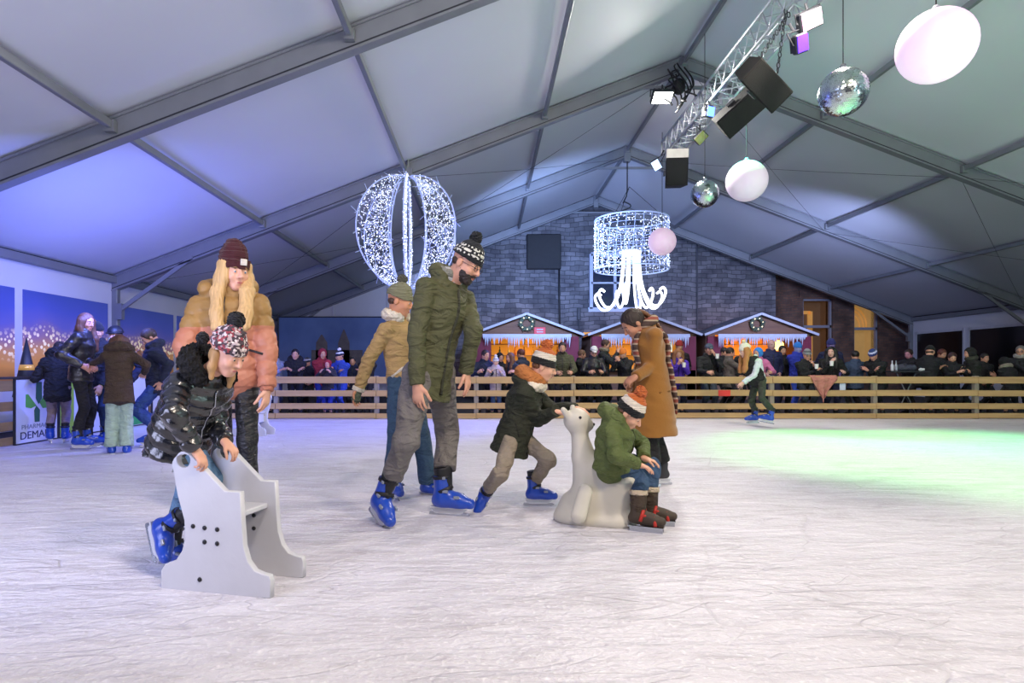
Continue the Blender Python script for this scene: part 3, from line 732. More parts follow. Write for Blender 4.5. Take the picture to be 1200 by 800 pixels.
# stone building behind
def stone(name, c1, c2, mortar, sc_, rw=.45, rh=.2):
    m = mat(name, c1, .85, var=0); nt = m.node_tree; N = nt.nodes; L = nt.links; bs = N['Principled BSDF']; geo = N.new('ShaderNodeNewGeometry'); mp = N.new('ShaderNodeMapping'); mp.inputs['Rotation'].default_value = (math.pi/2, 0, 0)
    L.new(geo.outputs['Position'], mp.inputs['Vector']); nz = N.new('ShaderNodeTexNoise'); nz.inputs['Scale'].default_value = .8; nz.inputs['Detail'].default_value = 5; L.new(geo.outputs['Position'], nz.inputs['Vector'])
    dm = N.new('ShaderNodeMix'); dm.data_type = 'VECTOR'; dm.inputs[0].default_value = .3; L.new(mp.outputs[0], dm.inputs[4]); L.new(nz.outputs['Color'], dm.inputs[5])
    br = N.new('ShaderNodeTexBrick'); br.inputs['Scale'].default_value = sc_; br.inputs['Color1'].default_value = (*hx(c1), 1); br.inputs['Color2'].default_value = (*hx(c2), 1); br.inputs['Mortar'].default_value = (*hx(mortar), 1)
    br.inputs['Mortar Size'].default_value = .018; br.inputs['Brick Width'].default_value = rw; br.inputs['Row Height'].default_value = rh; br.inputs['Bias'].default_value = -.2
    L.new(dm.outputs[1], br.inputs['Vector']); mx = N.new('ShaderNodeMix'); mx.data_type = 'RGBA'; mx.blend_type = 'MULTIPLY'; mx.inputs[0].default_value = .8
    n2 = N.new('ShaderNodeTexNoise'); n2.inputs['Scale'].default_value = 1.7; n2.inputs['Detail'].default_value = 6; L.new(geo.outputs['Position'], n2.inputs['Vector']); cr = N.new('ShaderNodeValToRGB'); cr.color_ramp.elements[0].position = .3; cr.color_ramp.elements[0].color = (.35, .35, .36, 1); cr.color_ramp.elements[1].position = .7; cr.color_ramp.elements[1].color = (1.3, 1.28, 1.2, 1)
    L.new(n2.outputs['Fac'], cr.inputs[0]); L.new(br.outputs['Color'], mx.inputs[6]); L.new(cr.outputs[0], mx.inputs[7]); L.new(mx.outputs[2], bs.inputs['Base Color'])
    bp = N.new('ShaderNodeBump'); bp.inputs['Strength'].default_value = .6; bp.inputs['Distance'].default_value = .03; L.new(br.outputs['Fac'], bp.inputs['Height']); bp.invert = True; L.new(bp.outputs['Normal'], bs.inputs['Normal']); return m
M_STONE = stone('blue_stone', '7c7e88', '50535c', '4c4f57', 2.1, .55, .24); M_BRICK = stone('brown_brick', '7a5a4c', '5a4844', '5a544f', 3.2, .5, .22)
def Wx(p, Y): return (p-CX)*Y/FPX
def Wz(p, Y): return CAMH+(CY-p)*Y/FPX
YB = 23.4
xs_ = Wx(909, YB)
b = MB(); b.box((-3.2, YB, 0), (xs_, YB+.6, 9.0)); o = b.put('wall_stone', M_STONE); setp(o, 'blue grey stone wall of the old building behind the tent', 'wall', kind='structure')
YC = 24.0
w1 = (Wx(941, YC), Wx(976, YC), .9, Wz(350, YC)); w2 = (Wx(1001, YC), Wx(1030, YC), .9, Wz(354, YC))
b = MB(); x0, x1 = xs_-.5, 22
for (a, c, z0, z1) in ((x0, w1[0], 0, 6), (w1[1], w2[0], 0, 6), (w2[1], x1, 0, 6), (w1[0], w1[1], 0, .9), (w1[0], w1[1], w1[3], 6), (w2[0], w2[1], 0, .9), (w2[0], w2[1], w2[3], 6)): b.box((a, YC, z0), (c, YC+.5, z1))
b.box((Wx(936, YC), YC-.06, Wz(348, YC)), (Wx(984, YC), YC, Wz(341, YC)))
setp(b.put('wall_brick', M_BRICK), 'brown brick wall of the lower building with two lit windows', 'wall', kind='structure')
M_WARM = mat('lit_room', 'c89a58', .7, var=.5, vs=1.1, emit='d0a868', es=.32, col2='5a4420'); M_WARM2 = mat('lit_room_dim', '6a5034', .7, emit='7a5028', es=.16)
M_WFR = mat('window_stone', '8c8d98', .7, bump=.1); M_GLASS = mat('window_glass', '222a40', .08, spec=.8, var=.3)
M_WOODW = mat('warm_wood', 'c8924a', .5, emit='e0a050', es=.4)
for wi, (wd_, lb) in enumerate(((w1, 'window with lit doorway beyond, right of the huts'), (w2, 'tall lit window with an arched vault inside'))):
    r = thing('window_%d' % (10+wi), lb, 'window', ((wd_[0]+wd_[1])/2, YC, .9), kind='structure'); a, c, z0, z1 = wd_
    b = MB(); b.box((a, YC+.9, z0), (c, YC+.95, z1)); b.box((a-.02, YC+.3, z0), (a, YC+.95, z1)); b.box((c, YC+.3, z0), (c+.02, YC+.95, z1)); b.put('lit_room', M_WARM if wi else M_WARM2, r)
    zt = z1-(z1-.9)*.38; b = MB()
    for (p, q_, s, t) in ((a, a+.07, z0, z1), (c-.07, c, z0, z1), (a, c, z1-.07, z1), (a, c, zt-.05, zt+.05)): b.box((p, YC+.1, s), (q_, YC+.22, t))
    b.put('window_frame', M_WFR, r)
    b = MB()
    if wi:
        xc = a+.35; 
        for R_ in (.62, .5, .36):
            pts = [(xc+R_*math.cos(t), YC+.85-.1*R_, zt+.1+R_*1.35*math.sin(t)) for t in np.linspace(0, math.pi*.9, 14)]; b.tube(pts, .035, 6)
        b.box((a+.1, YC+.82, z0), (a+.18, YC+.9, zt)); b.put('vault_arches', M_WOODW, r, True)
    else:
        b.box((a+.08, YC+.8, zt+.55), (a+.72, YC+.88, zt+.68)); b.box((a+.62, YC+.8, z0), (a+.8, YC+.88, zt+.66)); b.put('door_casing', M_WOODW, r)
# upper window and dark board on the stone wall
r = thing('window_20', 'blue framed sash window high in the stone wall behind the octopus light', 'window', (Wx(718, YB), YB, 3.3), kind='structure')
a, c, z1, z0 = Wx(692, YB), Wx(748, YB), Wz(298, YB), Wz(362, YB)
b = MB(); b.box((a+.05, YB-.05, z0+.05), (c-.05, YB-.02, z1-.05)); b.put('pane', M_GLASS, r)
M_WB = mat('blue_white_paint', 'b4bed4', .5); b = MB(); mid = (a+c)/2
for (p, q_, s, t) in ((a-.05, a+.07, z0, z1), (c-.07, c+.05, z0, z1), (a, c, z1-.08, z1+.05), (a-.1, c+.1, z0-.12, z0+.05), (mid-.05, mid+.05, z0, z1), (a, c, Wz(332, YB)-.03, Wz(332, YB)+.03)): b.box((p, YB-.14, s), (q_, YB-.001, t))
b.put('window_frame', M_WB, r)
b = MB(); b.box((Wx(617, YB), YB-.16, Wz(316, YB)), (Wx(657, YB), YB-.01, Wz(275, YB)), bev=.03); b.box((Wx(620, YB), YB-.18, Wz(313, YB)), (Wx(654, YB), YB-.15, Wz(278, YB)))
o = b.put('wall_panel', mat('dark_panel', '23262a', .7, var=.15), origin=(Wx(637, YB), YB, Wz(316, YB))); setp(o, 'square dark panel fixed high on the stone wall', 'panel')
b = MB(); b.tube([(Wx(655, YB), YB-.06, Wz(316, YB)), (Wx(655, YB), YB-.06, Wz(345, YB)), (Wx(657, YB), YB-.06, 0)], .035, 8); o = b.put('cable_pipe', M_WIRE, smooth=True); setp(o, 'black cable running down the stone wall below the dark panel', 'pipe')
b = MB(); b.box((Wx(676, YB), YB-.1, Wz(375, YB)), (Wx(680, YB), YB-.005, Wz(361, YB)), bev=.01); b.tube([(Wx(678, YB), YB-.05, Wz(375, YB)), (Wx(679, YB), YB-.05, 0)], .02, 6); o = b.put('junction_box', M_DALU); setp(o, 'small grey junction box with conduit left of the sash window', 'box')
b = MB(); b.tube([(Wx(816, YB), YB-.05, 8), (Wx(817, YB), YB-.05, 0)], .03, 8); o = b.put('drain_pipe', mat('pipe_grey', '4a4e58', .6)); setp(o, 'thin drain pipe down the right part of the stone wall', 'pipe')
# blue printed back banner with a cathedral
YN = 21.8
def navy():
    m = mat('printed_night_sky', '1c3a78', .5, var=0); N = m.node_tree.nodes; L = m.node_tree.links; n = N['Noise Texture']; n.inputs['Scale'].default_value = .7; n.inputs['Detail'].default_value = 6
    mx = [q for q in N if q.bl_idname == 'ShaderNodeMix'][0]; mx.inputs[6].default_value = (*hx('1c3a7c'), 1); mx.inputs[7].default_value = (*hx('7c9cd0'), 1); return m
bx0, bx1, bz1 = Wx(327, YN), Wx(470, YN), Wz(372, YN)
r = thing('printed_banner', 'wide navy banner with a twin towered cathedral behind the spectators', 'banner', ((bx0+bx1)/2, YN, 0))
b = MB(); b.box((bx0, YN, .6), (bx1, YN+.02, bz1)); b.put('sheet', navy(), r)
b = MB()
M_CATH = mat('cathedral_print', '6a6462', .6, var=.3, vs=5)
cx_ = Wx(378, YN)
for i, x in enumerate((Wx(377, YN), Wx(403, YN))):
    zb, zt = 1.0, Wz(398, YN); b.prism([(x-.22, zb), (x+.22, zb), (x+.2, zt-.1), (x+.02, Wz(386 if i else 392, YN)), (x-.02, Wz(386 if i else 392, YN)), (x-.2, zt-.1)], YN-.006, YN-.001)
b.box((Wx(365, YN), YN-.006, 1), (Wx(425, YN), YN-.001, Wz(410, YN))); b.put('printed_cathedral', M_CATH, r)
b = MB(); b.tube([(bx0-.03, YN+.01, 0), (bx0-.03, YN+.01, bz1+.1)], .03, 8); b.tube([(bx1+.03, YN+.01, 0), (bx1+.03, YN+.01, bz1+.1)], .03, 8); b.tube([(bx0, YN+.01, bz1+.02), (bx1, YN+.01, bz1+.02)], .02, 8); b.put('pole', M_DALU, r)

# ------------------------------------------------------------------ wooden fence around the rink
def wood(name, c1, c2, horiz=0):
    m = mat(name, c1, .7, var=0, col2=c2); N = m.node_tree.nodes; L = m.node_tree.links; tc = N['Texture Coordinate']; mp = N.new('ShaderNodeMapping')
    mp.inputs['Scale'].default_value = [(1, 14, 14), (14, 1, 14), (14, 14, 1)][horiz]; L.new(tc.outputs['Object'], mp.inputs['Vector']); L.new(mp.outputs[0], N['Noise Texture'].inputs['Vector']); N['Noise Texture'].inputs['Scale'].default_value = 1.2; N['Noise Texture'].inputs['Detail'].default_value = 6
    bp = N.new('ShaderNodeBump'); bp.inputs['Strength'].default_value = .25; bp.inputs['Distance'].default_value = .01; L.new(N['Noise Texture'].outputs['Fac'], bp.inputs['Height']); L.new(bp.outputs['Normal'], N['Principled BSDF'].inputs['Normal']); return m
M_PX = wood('pine_boards', '97794e', 'd0ae78', 0); M_PY = wood('pine_boards_side', '6a5238', 'a58a5c', 1); M_POST = mat('fence_post_wood', '8c8578', .7, bump=.2)
RZ = ((.015, .115), (.20, .315), (.455, .575), (.71, .845))
YF = 12.3
r = thing('wooden_fence', 'long pine board fence across the back of the rink', 'fence', (3.3, YF, 0))
pxs = [-6.2]+[Wx(p, YF) for p in (323, 441, 558, 672, 788, 905, 1026, 1145)]+[11.8, 13.2]
for i, x in enumerate(pxs):
    b = MB(); b.box((x-.045, YF+.0, 0), (x+.045, YF+.09, .86), bev=.008); b.put('post', M_POST, r)
for i in range(len(pxs)-1):
    for k, (z0, z1) in enumerate(RZ):
        j = random.uniform(-.006, .006); b = MB(); b.box((pxs[i]+.004, YF-.032, z0+j), (pxs[i+1]-.004, YF-.001, z1+j), bev=.006); b.put('rail', M_PX, r, origin=None)
for (nm, X, s0, pl) in (('left', -6.22, -1, 'short dark pine fence along the left side of the rink'), ('right', 13.25, 1, 'pine fence on the far right side of the rink')):
    r = thing('wooden_fence', pl, 'fence', (X, 5, 0)); ys_ = np.arange(-5.7, 12.3, 2.0)
    ys_ = list(ys_)
    for y in ys_: b = MB(); b.box((X-.045, y-.045, 0), (X+.045, y+.045, .86), bev=.008); b.put('post', M_POST, r)
    for a, c in zip(ys_, ys_[1:]+[12.25]):
        for (z0, z1) in RZ: b = MB(); xo = X-.045*s0; b.box((min(xo, xo-s0*.03), a+.004, z0), (max(xo, xo-s0*.03), c-.004, z1), bev=.006); b.put('rail', M_PY, r)
    if s0 < 0: b = MB(); b.box((X-.07, -5.7, .865), (X+.08, 12.2, .895)); b.put('top_rail', mat('dark_top_rail', '3a3430', .6), r)

# advertising boards on the left fence
def text(s, size, parent, m, origin, ex, ez, name='lettering', depth=.004, align='CENTER', sx=1.0):
    cu = bpy.data.curves.new(name, 'FONT'); cu.body = s; cu.size = size; cu.extrude = depth/2; cu.align_x = align; cu.align_y = 'CENTER'; cu.materials.append(m)
    o = bpy.data.objects.new(name, cu); C.objects.link(o); bpy.context.view_layer.update()
    me = bpy.data.meshes.new_from_object(o); bpy.data.objects.remove(o)
    ex, ez = nrm(ex), nrm(ez); n = np.cross(ex, ez); V = np.array([v.co[:] for v in me.vertices]); V[:, 0] *= sx
    V = np.asarray(origin, float)+V[:, :1]*ex+V[:, 1:2]*ez+V[:, 2:]*n
    base = wloc(parent)
    me.vertices.foreach_set('co', (V-base).astype(F32).ravel()); me.update()
    o = bpy.data.objects.new(name, me); C.objects.link(o); o.parent = parent; return o
M_BOARD = mat('board_white', 'c9d0da', .4, var=.05); M_GRN = mat('leaf_green', '4f9a3c', .5); M_DGRN = mat('dark_green', '1e5a44', .5); M_NVY = mat('navy_ink', '1c2a50', .5); M_GREY = mat('grey_ink', '7a8494', .5)
XB = -6.13
def adboard(y0, y1, z0, z1, label, mats=M_BOARD):
    r = thing('advertising_board', label, 'sign', (XB, (y0+y1)/2, z0)); b = MB(); b.box((XB-.008, y0, z0), (XB+.012, y1, z1)); b.put('panel', mats, r)
    b = MB()
    for (p, q_, s, t) in ((y0-.015, y0, z0-.015, z1+.015), (y1, y1+.015, z0-.015, z1+.015), (y0, y1, z0-.015, z0), (y0, y1, z1, z1+.015)): b.box((XB-.01, p, s), (XB+.02, q_, t))
    b.put('frame', M_DALU, r); return r
# the px span 17..65 at x=XB gives y 7.98..8.74
ya, yb = -XB*FPX/(CX-17), -XB*FPX/(CX-66); r = adboard(ya, yb, .02, .86, 'white board with green cross and DEMARS lettering at the far left')
ex, ez, X0 = np.array([0, 1, 0.]), np.array([0, 0, 1.]), XB+.014; cy = (ya+yb)/2
def yz(poly, x0=X0, t=.003): return [(x0, cy+p[0], p[1]) for p in poly], [(x0+t, cy+p[0], p[1]) for p in poly]
def flat(poly, name, m, par):
    A, B = yz(poly); n = len(poly); MB().add(A+B, [list(range(n))[::-1], [n+i for i in range(n)]]+[[i, (i+1) % n, (i+1) % n+n, i+n] for i in range(n)]).put(name, m, par)
W = (yb-ya)/2
flat([(-.02, .82), (.08, .82), (.085, .60), (.02, .52), (-.03, .60)], 'cross_arm', M_DGRN, r); flat([(-.05, .28), (.04, .28), (.045, .44), (-.02, .50), (-.06, .44)], 'cross_arm', M_DGRN, r)
flat([(-W*.55, .66), (-.17, .66), (-.02, .50), (-.12, .47), (-W*.55, .49)], 'cross_arm', M_GRN, r); flat([(.04, .54), (.12, .62), (W*.62, .62), (W*.62, .46), (.1, .46)], 'cross_arm', M_GRN, r)
text('PHARMACIE', .085, r, M_GREY, (X0, cy, .225), ex, ez, sx=1.25); text('DEMARS', .14, r, M_NVY, (X0, cy, .11), ex, ez, sx=1.2)
M_YG = mat('yellow_green', '8ab03a', .5); cols = (('8ab03a', 'b8c8d0'), ('d8e0e6', '2e9a58'), ('c9d4dc', '3a9a4a'))
yy = yb+.05
for k, (y0, y1, lb) in enumerate(((yy, yy+1.0, 'white and green advertising board behind the woman in leather jacket'), (yy+1.1, yy+2.3, 'pale advertising board with green bottom behind the girl in pale trousers'), (yy+2.45, yy+3.4, 'white advertising board with green disc by the navy jacket boy'))):
    r = adboard(y0, y1, .02, .86, lb); cy = (y0+y1)/2; mm = fab(cols[k][0] if k == 0 else '2e9a58', .5, 0)
    if k == 0: flat([(-.5, .02), (-.2, .02), (-.2, .86), (-.5, .86)], 'green_field', mm, r)
    elif k == 1: flat([(-.6, .03), (.6, .03), (.6, .22), (-.6, .22)], 'green_field', mm, r)
    else: flat([(.28*math.cos(t)+.05, .55+.22*math.sin(t)) for t in np.linspace(0, 2*math.pi, 24, endpoint=False)], 'green_disc', mm, r)
# low green placard behind the back fence (seen between the rails)
# dark cone with gold bands on the left
r = thing('cone_ornament', 'dark pointed cone with gold band and lit tip outside the left fence', 'ornament', (-6.6, -(-6.6)*FPX/(CX-31), .55)); yv = 6.6*FPX/(CX-31)
b = MB(); b.tube([(-6.6, yv, .6), (-6.6, yv, 1.45)], [.17, .004], 14); b.put('cone', M_DALU, r, True); b = MB(); b.tube([(-6.6, yv, .98), (-6.6, yv, 1.06)], [.10, .083], 14); b.put('gold_band', mat('gold_band', 'e0b45a', .3, .4, emit='e0a040', es=.3), r, True)
b = MB(); b.tube([(-6.6, yv, 0), (-6.6, yv, .6)], .05, 8); b.put('stand', M_DALU, r)
# ------------------------------------------------------------------ market huts
M_HW = wood('hut_boards', '5a4034', '84604a', 0); M_HR = wood('hut_shutters', '5c1830', '84283f', 2); M_TRIM = mat('snowy_trim', 'b0b2c0', .6); M_ROOF = mat('hut_roof', '6c6c76', .8, bump=.2, bs=15)
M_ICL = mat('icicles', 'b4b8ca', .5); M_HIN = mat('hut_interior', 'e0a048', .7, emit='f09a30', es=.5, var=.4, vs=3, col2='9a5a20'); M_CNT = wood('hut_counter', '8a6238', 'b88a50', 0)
M_LAMPY = mat('lamp_yellow', 'ffe88a', .5, emit='ffe080', es=2.5)
YH = 20.0
def hut(cxp, label, inner, k):
    xc = Wx(cxp, YH); hw = 1.82; zp, ze = Wz(367, YH), Wz(391.5, YH); zf = Wz(394, YH)
    r = thing('market_hut', label, 'hut', (xc, YH+1, 0)); n = M_HIN
    b = MB()   # side and back walls, floor of the hut
    b.box((xc-1.72, YH, 0), (xc-1.66, YH+1.9, 2.1)); b.box((xc+1.66, YH, 0), (xc+1.72, YH+1.9, 2.1)); b.box((xc-1.7, YH, 0), (xc+1.7, YH+.05, .95))
    b.box((xc-1.7, YH, 0), (xc-1.42, YH+.05, 2.1)); b.box((xc+1.42, YH, 0), (xc+1.7, YH+.05, 2.1)); b.put('wall', M_HW, r)
    b = MB(); b.box((xc-1.66, YH+1.84, 0), (xc+1.66, YH+1.9, 2.3)); b.put('back_wall', inner, r)
    b = MB(); b.prism([(xc-1.8, ze-.02), (xc+1.8, ze-.02), (xc, zp-.05)], YH-.02, YH+.06)
    for j in range(3): b.box((xc-1.7+.5*j, YH-.03, ze+.1+.17*j), (xc+1.7-.5*j, YH-.018, ze+.11+.17*j))
    b.put('gable_boards', M_HW, r)
    for sx in (-1, 1):
        b = MB(); b.prism([(xc+sx*(hw+.02), ze-.05), (xc+sx*(hw+.02), ze), (xc, zp), (xc, zp-.06)][::sx], YH-.2, YH+2.1); b.put('roof', M_ROOF, r)
        b = MB(); b.beam((xc+sx*(hw+.02), YH-.22, ze-.03), (xc, YH-.22, zp-.03), .05, .075); b.put('snow_edge', M_TRIM, r)
        b = MB(); b.box((xc+sx*1.42-.27, YH-.07, .95), (xc+sx*1.42+.27, YH-.02, 2.05), bev=.01); b.put('shutter', M_HR, r)
        b = MB()
        for z in (1.05, 1.95): b.box((xc+sx*1.42-.25, YH-.09, z-.03), (xc+sx*1.42+.25, YH-.06, z+.03))
        b.put('shutter_batten', M_HR, r)
    b = MB(); b.box((xc-1.4, YH-.32, .95), (xc+1.4, YH+.3, 1.0), bev=.01); b.put('counter', M_CNT, r)
    x0, x1 = xc-1.42, xc+1.42; b = MB(); b.box((x0, YH-.3, zf-.06+.02), (x1, YH-.27, zf+.06))
    x = x0; rr = random.Random(k)
    while x < x1-.04:
        wv = rr.uniform(.05, .09); L_ = rr.choice((.1, .16, .24, .3, .36)); xm = x+wv/2; z = zf-.03; b.add([(x, YH-.3, z), (x+wv, YH-.3, z), (x+wv, YH-.27, z), (x, YH-.27, z), (xm, YH-.285, z-L_)], [[0, 1, 4], [1, 2, 4], [2, 3, 4], [3, 0, 4]]); x += wv
    b.put('icicle_fringe', M_ICL, r)
    b = MB(); b.box((xc-1.3, YH+1.5, 1.45), (xc+1.3, YH+1.8, 1.48)); b.box((xc-1.3, YH+1.5, 1.85), (xc+1.3, YH+1.8, 1.88)); b.put('shelf', M_CNT, r)
    l = bpy.data.lights.new('hut_light', 'POINT'); l.energy = 28; l.color = lin((1, .72, .38)); l.shadow_soft_size = .2; o = bpy.data.objects.new('hut_light', l); C.objects.link(o); o.location = (xc, YH+.9, 1.98)
    # evergreen wreath
    return r, xc, ze, zp
M_WR = mat('fir_wreath', '3c4a3e', .8, bump=.5, bs=60, col2='6c7a68', var=0); M_BAUB = mat('warm_bulb', 'fff0c8', .4, emit='ffe6b0', es=3)
def wreath(x, z, R, label):
    r = thing('wreath', label, 'wreath', (x, YH-.1, z-R)); b = MB(); rr = random.Random(int(x*10))
    b.ring((x, YH-.1, z), R*.8, R*.24, 'y', 26, 7)
    for i in range(170):
        a = rr.uniform(0, 2*math.pi); q = R*.8+rr.uniform(-.25, .25)*R; p = np.array([x+q*math.cos(a), YH-.1+rr.uniform(-.06, .0), z+q*math.sin(a)]); d = nrm([rr.uniform(-1, 1)+math.cos(a)*.6, -rr.uniform(0, .8), rr.uniform(-1, 1)+math.sin(a)*.6])*R*.3; b.tube([p, p+d], [.014, .004], 3)
    b.put('foliage', M_WR, r); b = MB()
    for i in range(7): a = i*.9+.3; b.sphere((x+R*.8*math.cos(a), YH-.1-R*.28, z+R*.8*math.sin(a)), .018, 8, 5)
    b.put('lights', M_BAUB, r, True)
h1 = hut(617, 'wooden market hut with wreath and red sign, left of the three', M_HIN, 1)
h2 = hut(754, 'market hut in the middle, partly behind the camel coat woman', M_HIN, 2)
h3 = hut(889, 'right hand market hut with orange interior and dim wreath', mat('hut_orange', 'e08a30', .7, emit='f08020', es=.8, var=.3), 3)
wreath(h1[1], Wz(379, YH), .24, 'green wreath with tiny lights on the left hut gable'); wreath(h3[1]-.1, Wz(379.5, YH), .22, 'dark wreath on the right hut gable')
r = thing('round_sign', 'small red and white sign on the left hut gable', 'sign', (Wx(632, YH), YH-.1, Wz(393, YH))); b = MB(); b.box((Wx(625.5, YH), YH-.12, Wz(392, YH)), (Wx(639, YH), YH-.08, Wz(383.5, YH)), bev=.012); b.put('plate', mat('sign_red', 'c03040', .5, emit='c03040', es=.2), r)
b = MB(); b.box((Wx(628.5, YH), YH-.13, Wz(386.8, YH)), (Wx(636, YH), YH-.12, Wz(385.6, YH))); b.box((Wx(628.5, YH), YH-.13, Wz(389.6, YH)), (Wx(636, YH), YH-.12, Wz(388.4, YH))); b.put('white_bars', M_TRIM, r)
# bottles on the hut shelves: counted things
bp_ = {}
def bottle_mesh(col):
    if col in bp_: return bp_[col]
    o = MB().tube([(0, 0, 0), (0, 0, .02), (0, 0, .17), (0, 0, .21), (0, 0, .3)], [.034, .038, .038, .014, .014], 10).put('b', mat('bottle_'+col, col, .2, spec=.7, coat=.4), smooth=True); bp_[col] = o.data; bpy.data.objects.remove(o); return bp_[col]
k = 0
for hi, (hh_, n0) in enumerate(((h1, 'left'), (h2, 'middle'), (h3, 'right'))):
    for sh, z in ((0, 1.48), (1, 1.88)):
        for i in range(9):
            if hi == 2 and sh == 0: continue
            o = bpy.data.objects.new('bottle', bottle_mesh(('d8a020', 'e8c850', '7a3a1a', '2a4a2a', 'c05a18')[(i*3+hi+sh) % 5])); C.objects.link(o); o.location = (hh_[1]-1.15+i*.285+.03*((i*7) % 3), YH+1.62, z+.002)
            setp(o, 'bottle standing on the '+('lower' if not sh else 'upper')+' shelf of the '+n0+' hut', 'bottle', 'bottles on the %s shelf of the %s hut' % ('lower' if not sh else 'upper', n0))
r = thing('hanging_lamp', 'bright yellow hanging lantern under the right hut fringe', 'lamp', (Wx(921, YH), YH+.5, 1.7)); xx = Wx(921, YH)
b = MB(); b.tube([(xx, YH+.5, 1.62), (xx, YH+.5, 1.68), (xx, YH+.5, 1.86), (xx, YH+.5, 1.95)], [.12, .17, .15, .05], 14); b.put('lamp_shade', M_LAMPY, r, True); b = MB(); b.tube([(xx, YH+.5, 1.95), (xx, YH+.5, 2.2)], .01, 5); b.put('cord', M_WIRE, r)
b = MB(); xx = Wx(851, YH); P = []
for i in range(10): a = math.pi/2+i*math.pi/5; R_ = .17 if i % 2 == 0 else .07; P.append((xx+R_*math.cos(a), 1.78+R_*math.sin(a)))
b.prism(P, YH+1.4, YH+1.46); o = b.put('paper_star', mat('red_star', 'e02818', .5, emit='e02010', es=.7), origin=(xx, YH+1.43, 1.78)); setp(o, 'red paper star glowing inside the right hut', 'star')
r = thing('menu_board', 'small lit white menu board under the middle hut fringe', 'sign', (Wx(778, YH), YH-.02, 1.4)); b = MB(); b.box((Wx(767, YH), YH+.1, Wz(412, YH)), (Wx(789, YH), YH+.13, Wz(400, YH)), bev=.01); b.put('board', mat('menu_face', 'e8e6c0', .5, emit='e8e4b0', es=.5), r)
b = MB()
for j in range(4): b.box((Wx(769, YH), YH+.09, Wz(403+2.3*j, YH)), (Wx(787-2*(j % 2), YH), YH+.1, Wz(402.2+2.3*j, YH)))
b.put('menu_lines', M_DALU, r)

# ------------------------------------------------------------------ lighting truss and its lamps
TX, TZ, TY0, TY1, TW = 4.45, 6.3, 4.5, 14.9, .2
r = thing('lighting_truss', 'silver box truss hanging under the tent ridge', 'truss', (TX, (TY0+TY1)/2, TZ-TW))
M_TR = mat('truss_aluminium', 'c4c8ce', .45, .35, var=.1)
for sx in (-1, 1):
    for sz in (-1, 1): b = MB(); b.tube([(TX+sx*TW, TY0, TZ+sz*TW), (TX+sx*TW, TY1, TZ+sz*TW)], .025, 8); b.put('chord', M_TR, r, True)
for (a, c) in (((-1, -1), (1, -1)), ((1, -1), (1, 1)), ((1, 1), (-1, 1)), ((-1, 1), (-1, -1))):
    b = MB(); n = 46; st = (TY1-TY0)/n
    for i in range(n):
        p, q_ = (a, c) if i % 2 == 0 else (c, a); b.tube([(TX+p[0]*TW, TY0+i*st, TZ+p[1]*TW), (TX+q_[0]*TW, TY0+(i+1)*st, TZ+q_[1]*TW)], .013, 6)
    b.tube([(TX+a[0]*TW, TY1, TZ+a[1]*TW), (TX+c[0]*TW, TY1, TZ+c[1]*TW)], .02, 6); b.put('lacing', M_TR, r, True)
for y in (7.5, 12.5): b = MB(); b.tube([(TX-TW, y, TZ+TW), (TX-.3, y, roofz(TX-.3)-.2)], .012, 6); b.tube([(TX+TW, y, TZ+TW), (TX, y, roofz(TX)-.2)], .012, 6); b.put('hanger', M_WIRE, r)
# cable tangle at the ridge
b = MB(); rr = random.Random(4)
for i in range(7):
    p0 = np.array([3.6+.06*i, 12.2, 6.95]); P = [p0+np.array([.12*math.sin(t*3+i), -.03*i*t, -t*.35-.12*math.sin(t*2+i)]) for t in np.linspace(0, 2.4, 14)]; b.tube(P, .016, 6)
b.sphere((3.82, 12.2, 6.6), (.13, .12, .16), 14, 9); o = b.put('cable_bundle', M_WIRE, smooth=True, origin=(3.95, 12.3, 6.6)); setp(o, 'tangle of black cables hanging at the ridge beside the truss', 'cable')
def rot3(yaw, pitch):
    y, p = math.radians(yaw), math.radians(pitch); d = np.array([math.cos(y)*math.cos(p), math.sin(y)*math.cos(p), -math.sin(p)]); x = np.array([math.sin(y), -math.cos(y), 0]); return np.stack([x, d, np.cross(x, d)], 1)
M_SPK = mat('speaker_black', '0a0b0c', .8, bump=.15, bs=80); M_GRL = mat('speaker_grille', '0e1011', .8, bump=.6, bs=140)
def speaker(c, yaw, pitch, w_, h_, d_, label, roll=0, white_top=False):
    r = thing('loudspeaker', label, 'speaker', c); R = rot3(yaw, pitch)
    if roll: a = math.radians(roll); x, z = R[:, 0].copy(), R[:, 2].copy(); R[:, 0] = x*math.cos(a)+z*math.sin(a); R[:, 2] = z*math.cos(a)-x*math.sin(a)
    P = [(-w_/2, d_/2), (-w_/2+.02, d_/2+.02), (w_/2-.02, d_/2+.02), (w_/2, d_/2), (w_*.36, -d_/2), (-w_*.36, -d_/2)]
    fr_ = (c, R[:, 0], R[:, 2], R[:, 1]); b = MB(); b.prism(P, -h_/2, h_/2, 0, fr_); b.put('cabinet', M_SPK, r)
    b = MB(); b.box((-w_*.45, d_/2+.02, -h_*.46), (w_*.45, d_/2+.035, h_*.46), 0, R, c); b.put('grille', M_GRL, r)
    for sx in (-1, 1): b = MB(); b.box((sx*w_*.5-.015, -.05, -h_*.1), (sx*w_*.5+.015, .05, h_*.1), 0, R, c); b.put('handle', M_DALU, r)
    if white_top: b = MB(); P2 = [(x*1.02, y*1.02) for x, y in P]; b.prism(P2, h_*.5, h_*.5+.2, 0, fr_); b.put('cover', mat('white_cloth_cover', 'cfcac2', .8, bump=.3), r)
    return r
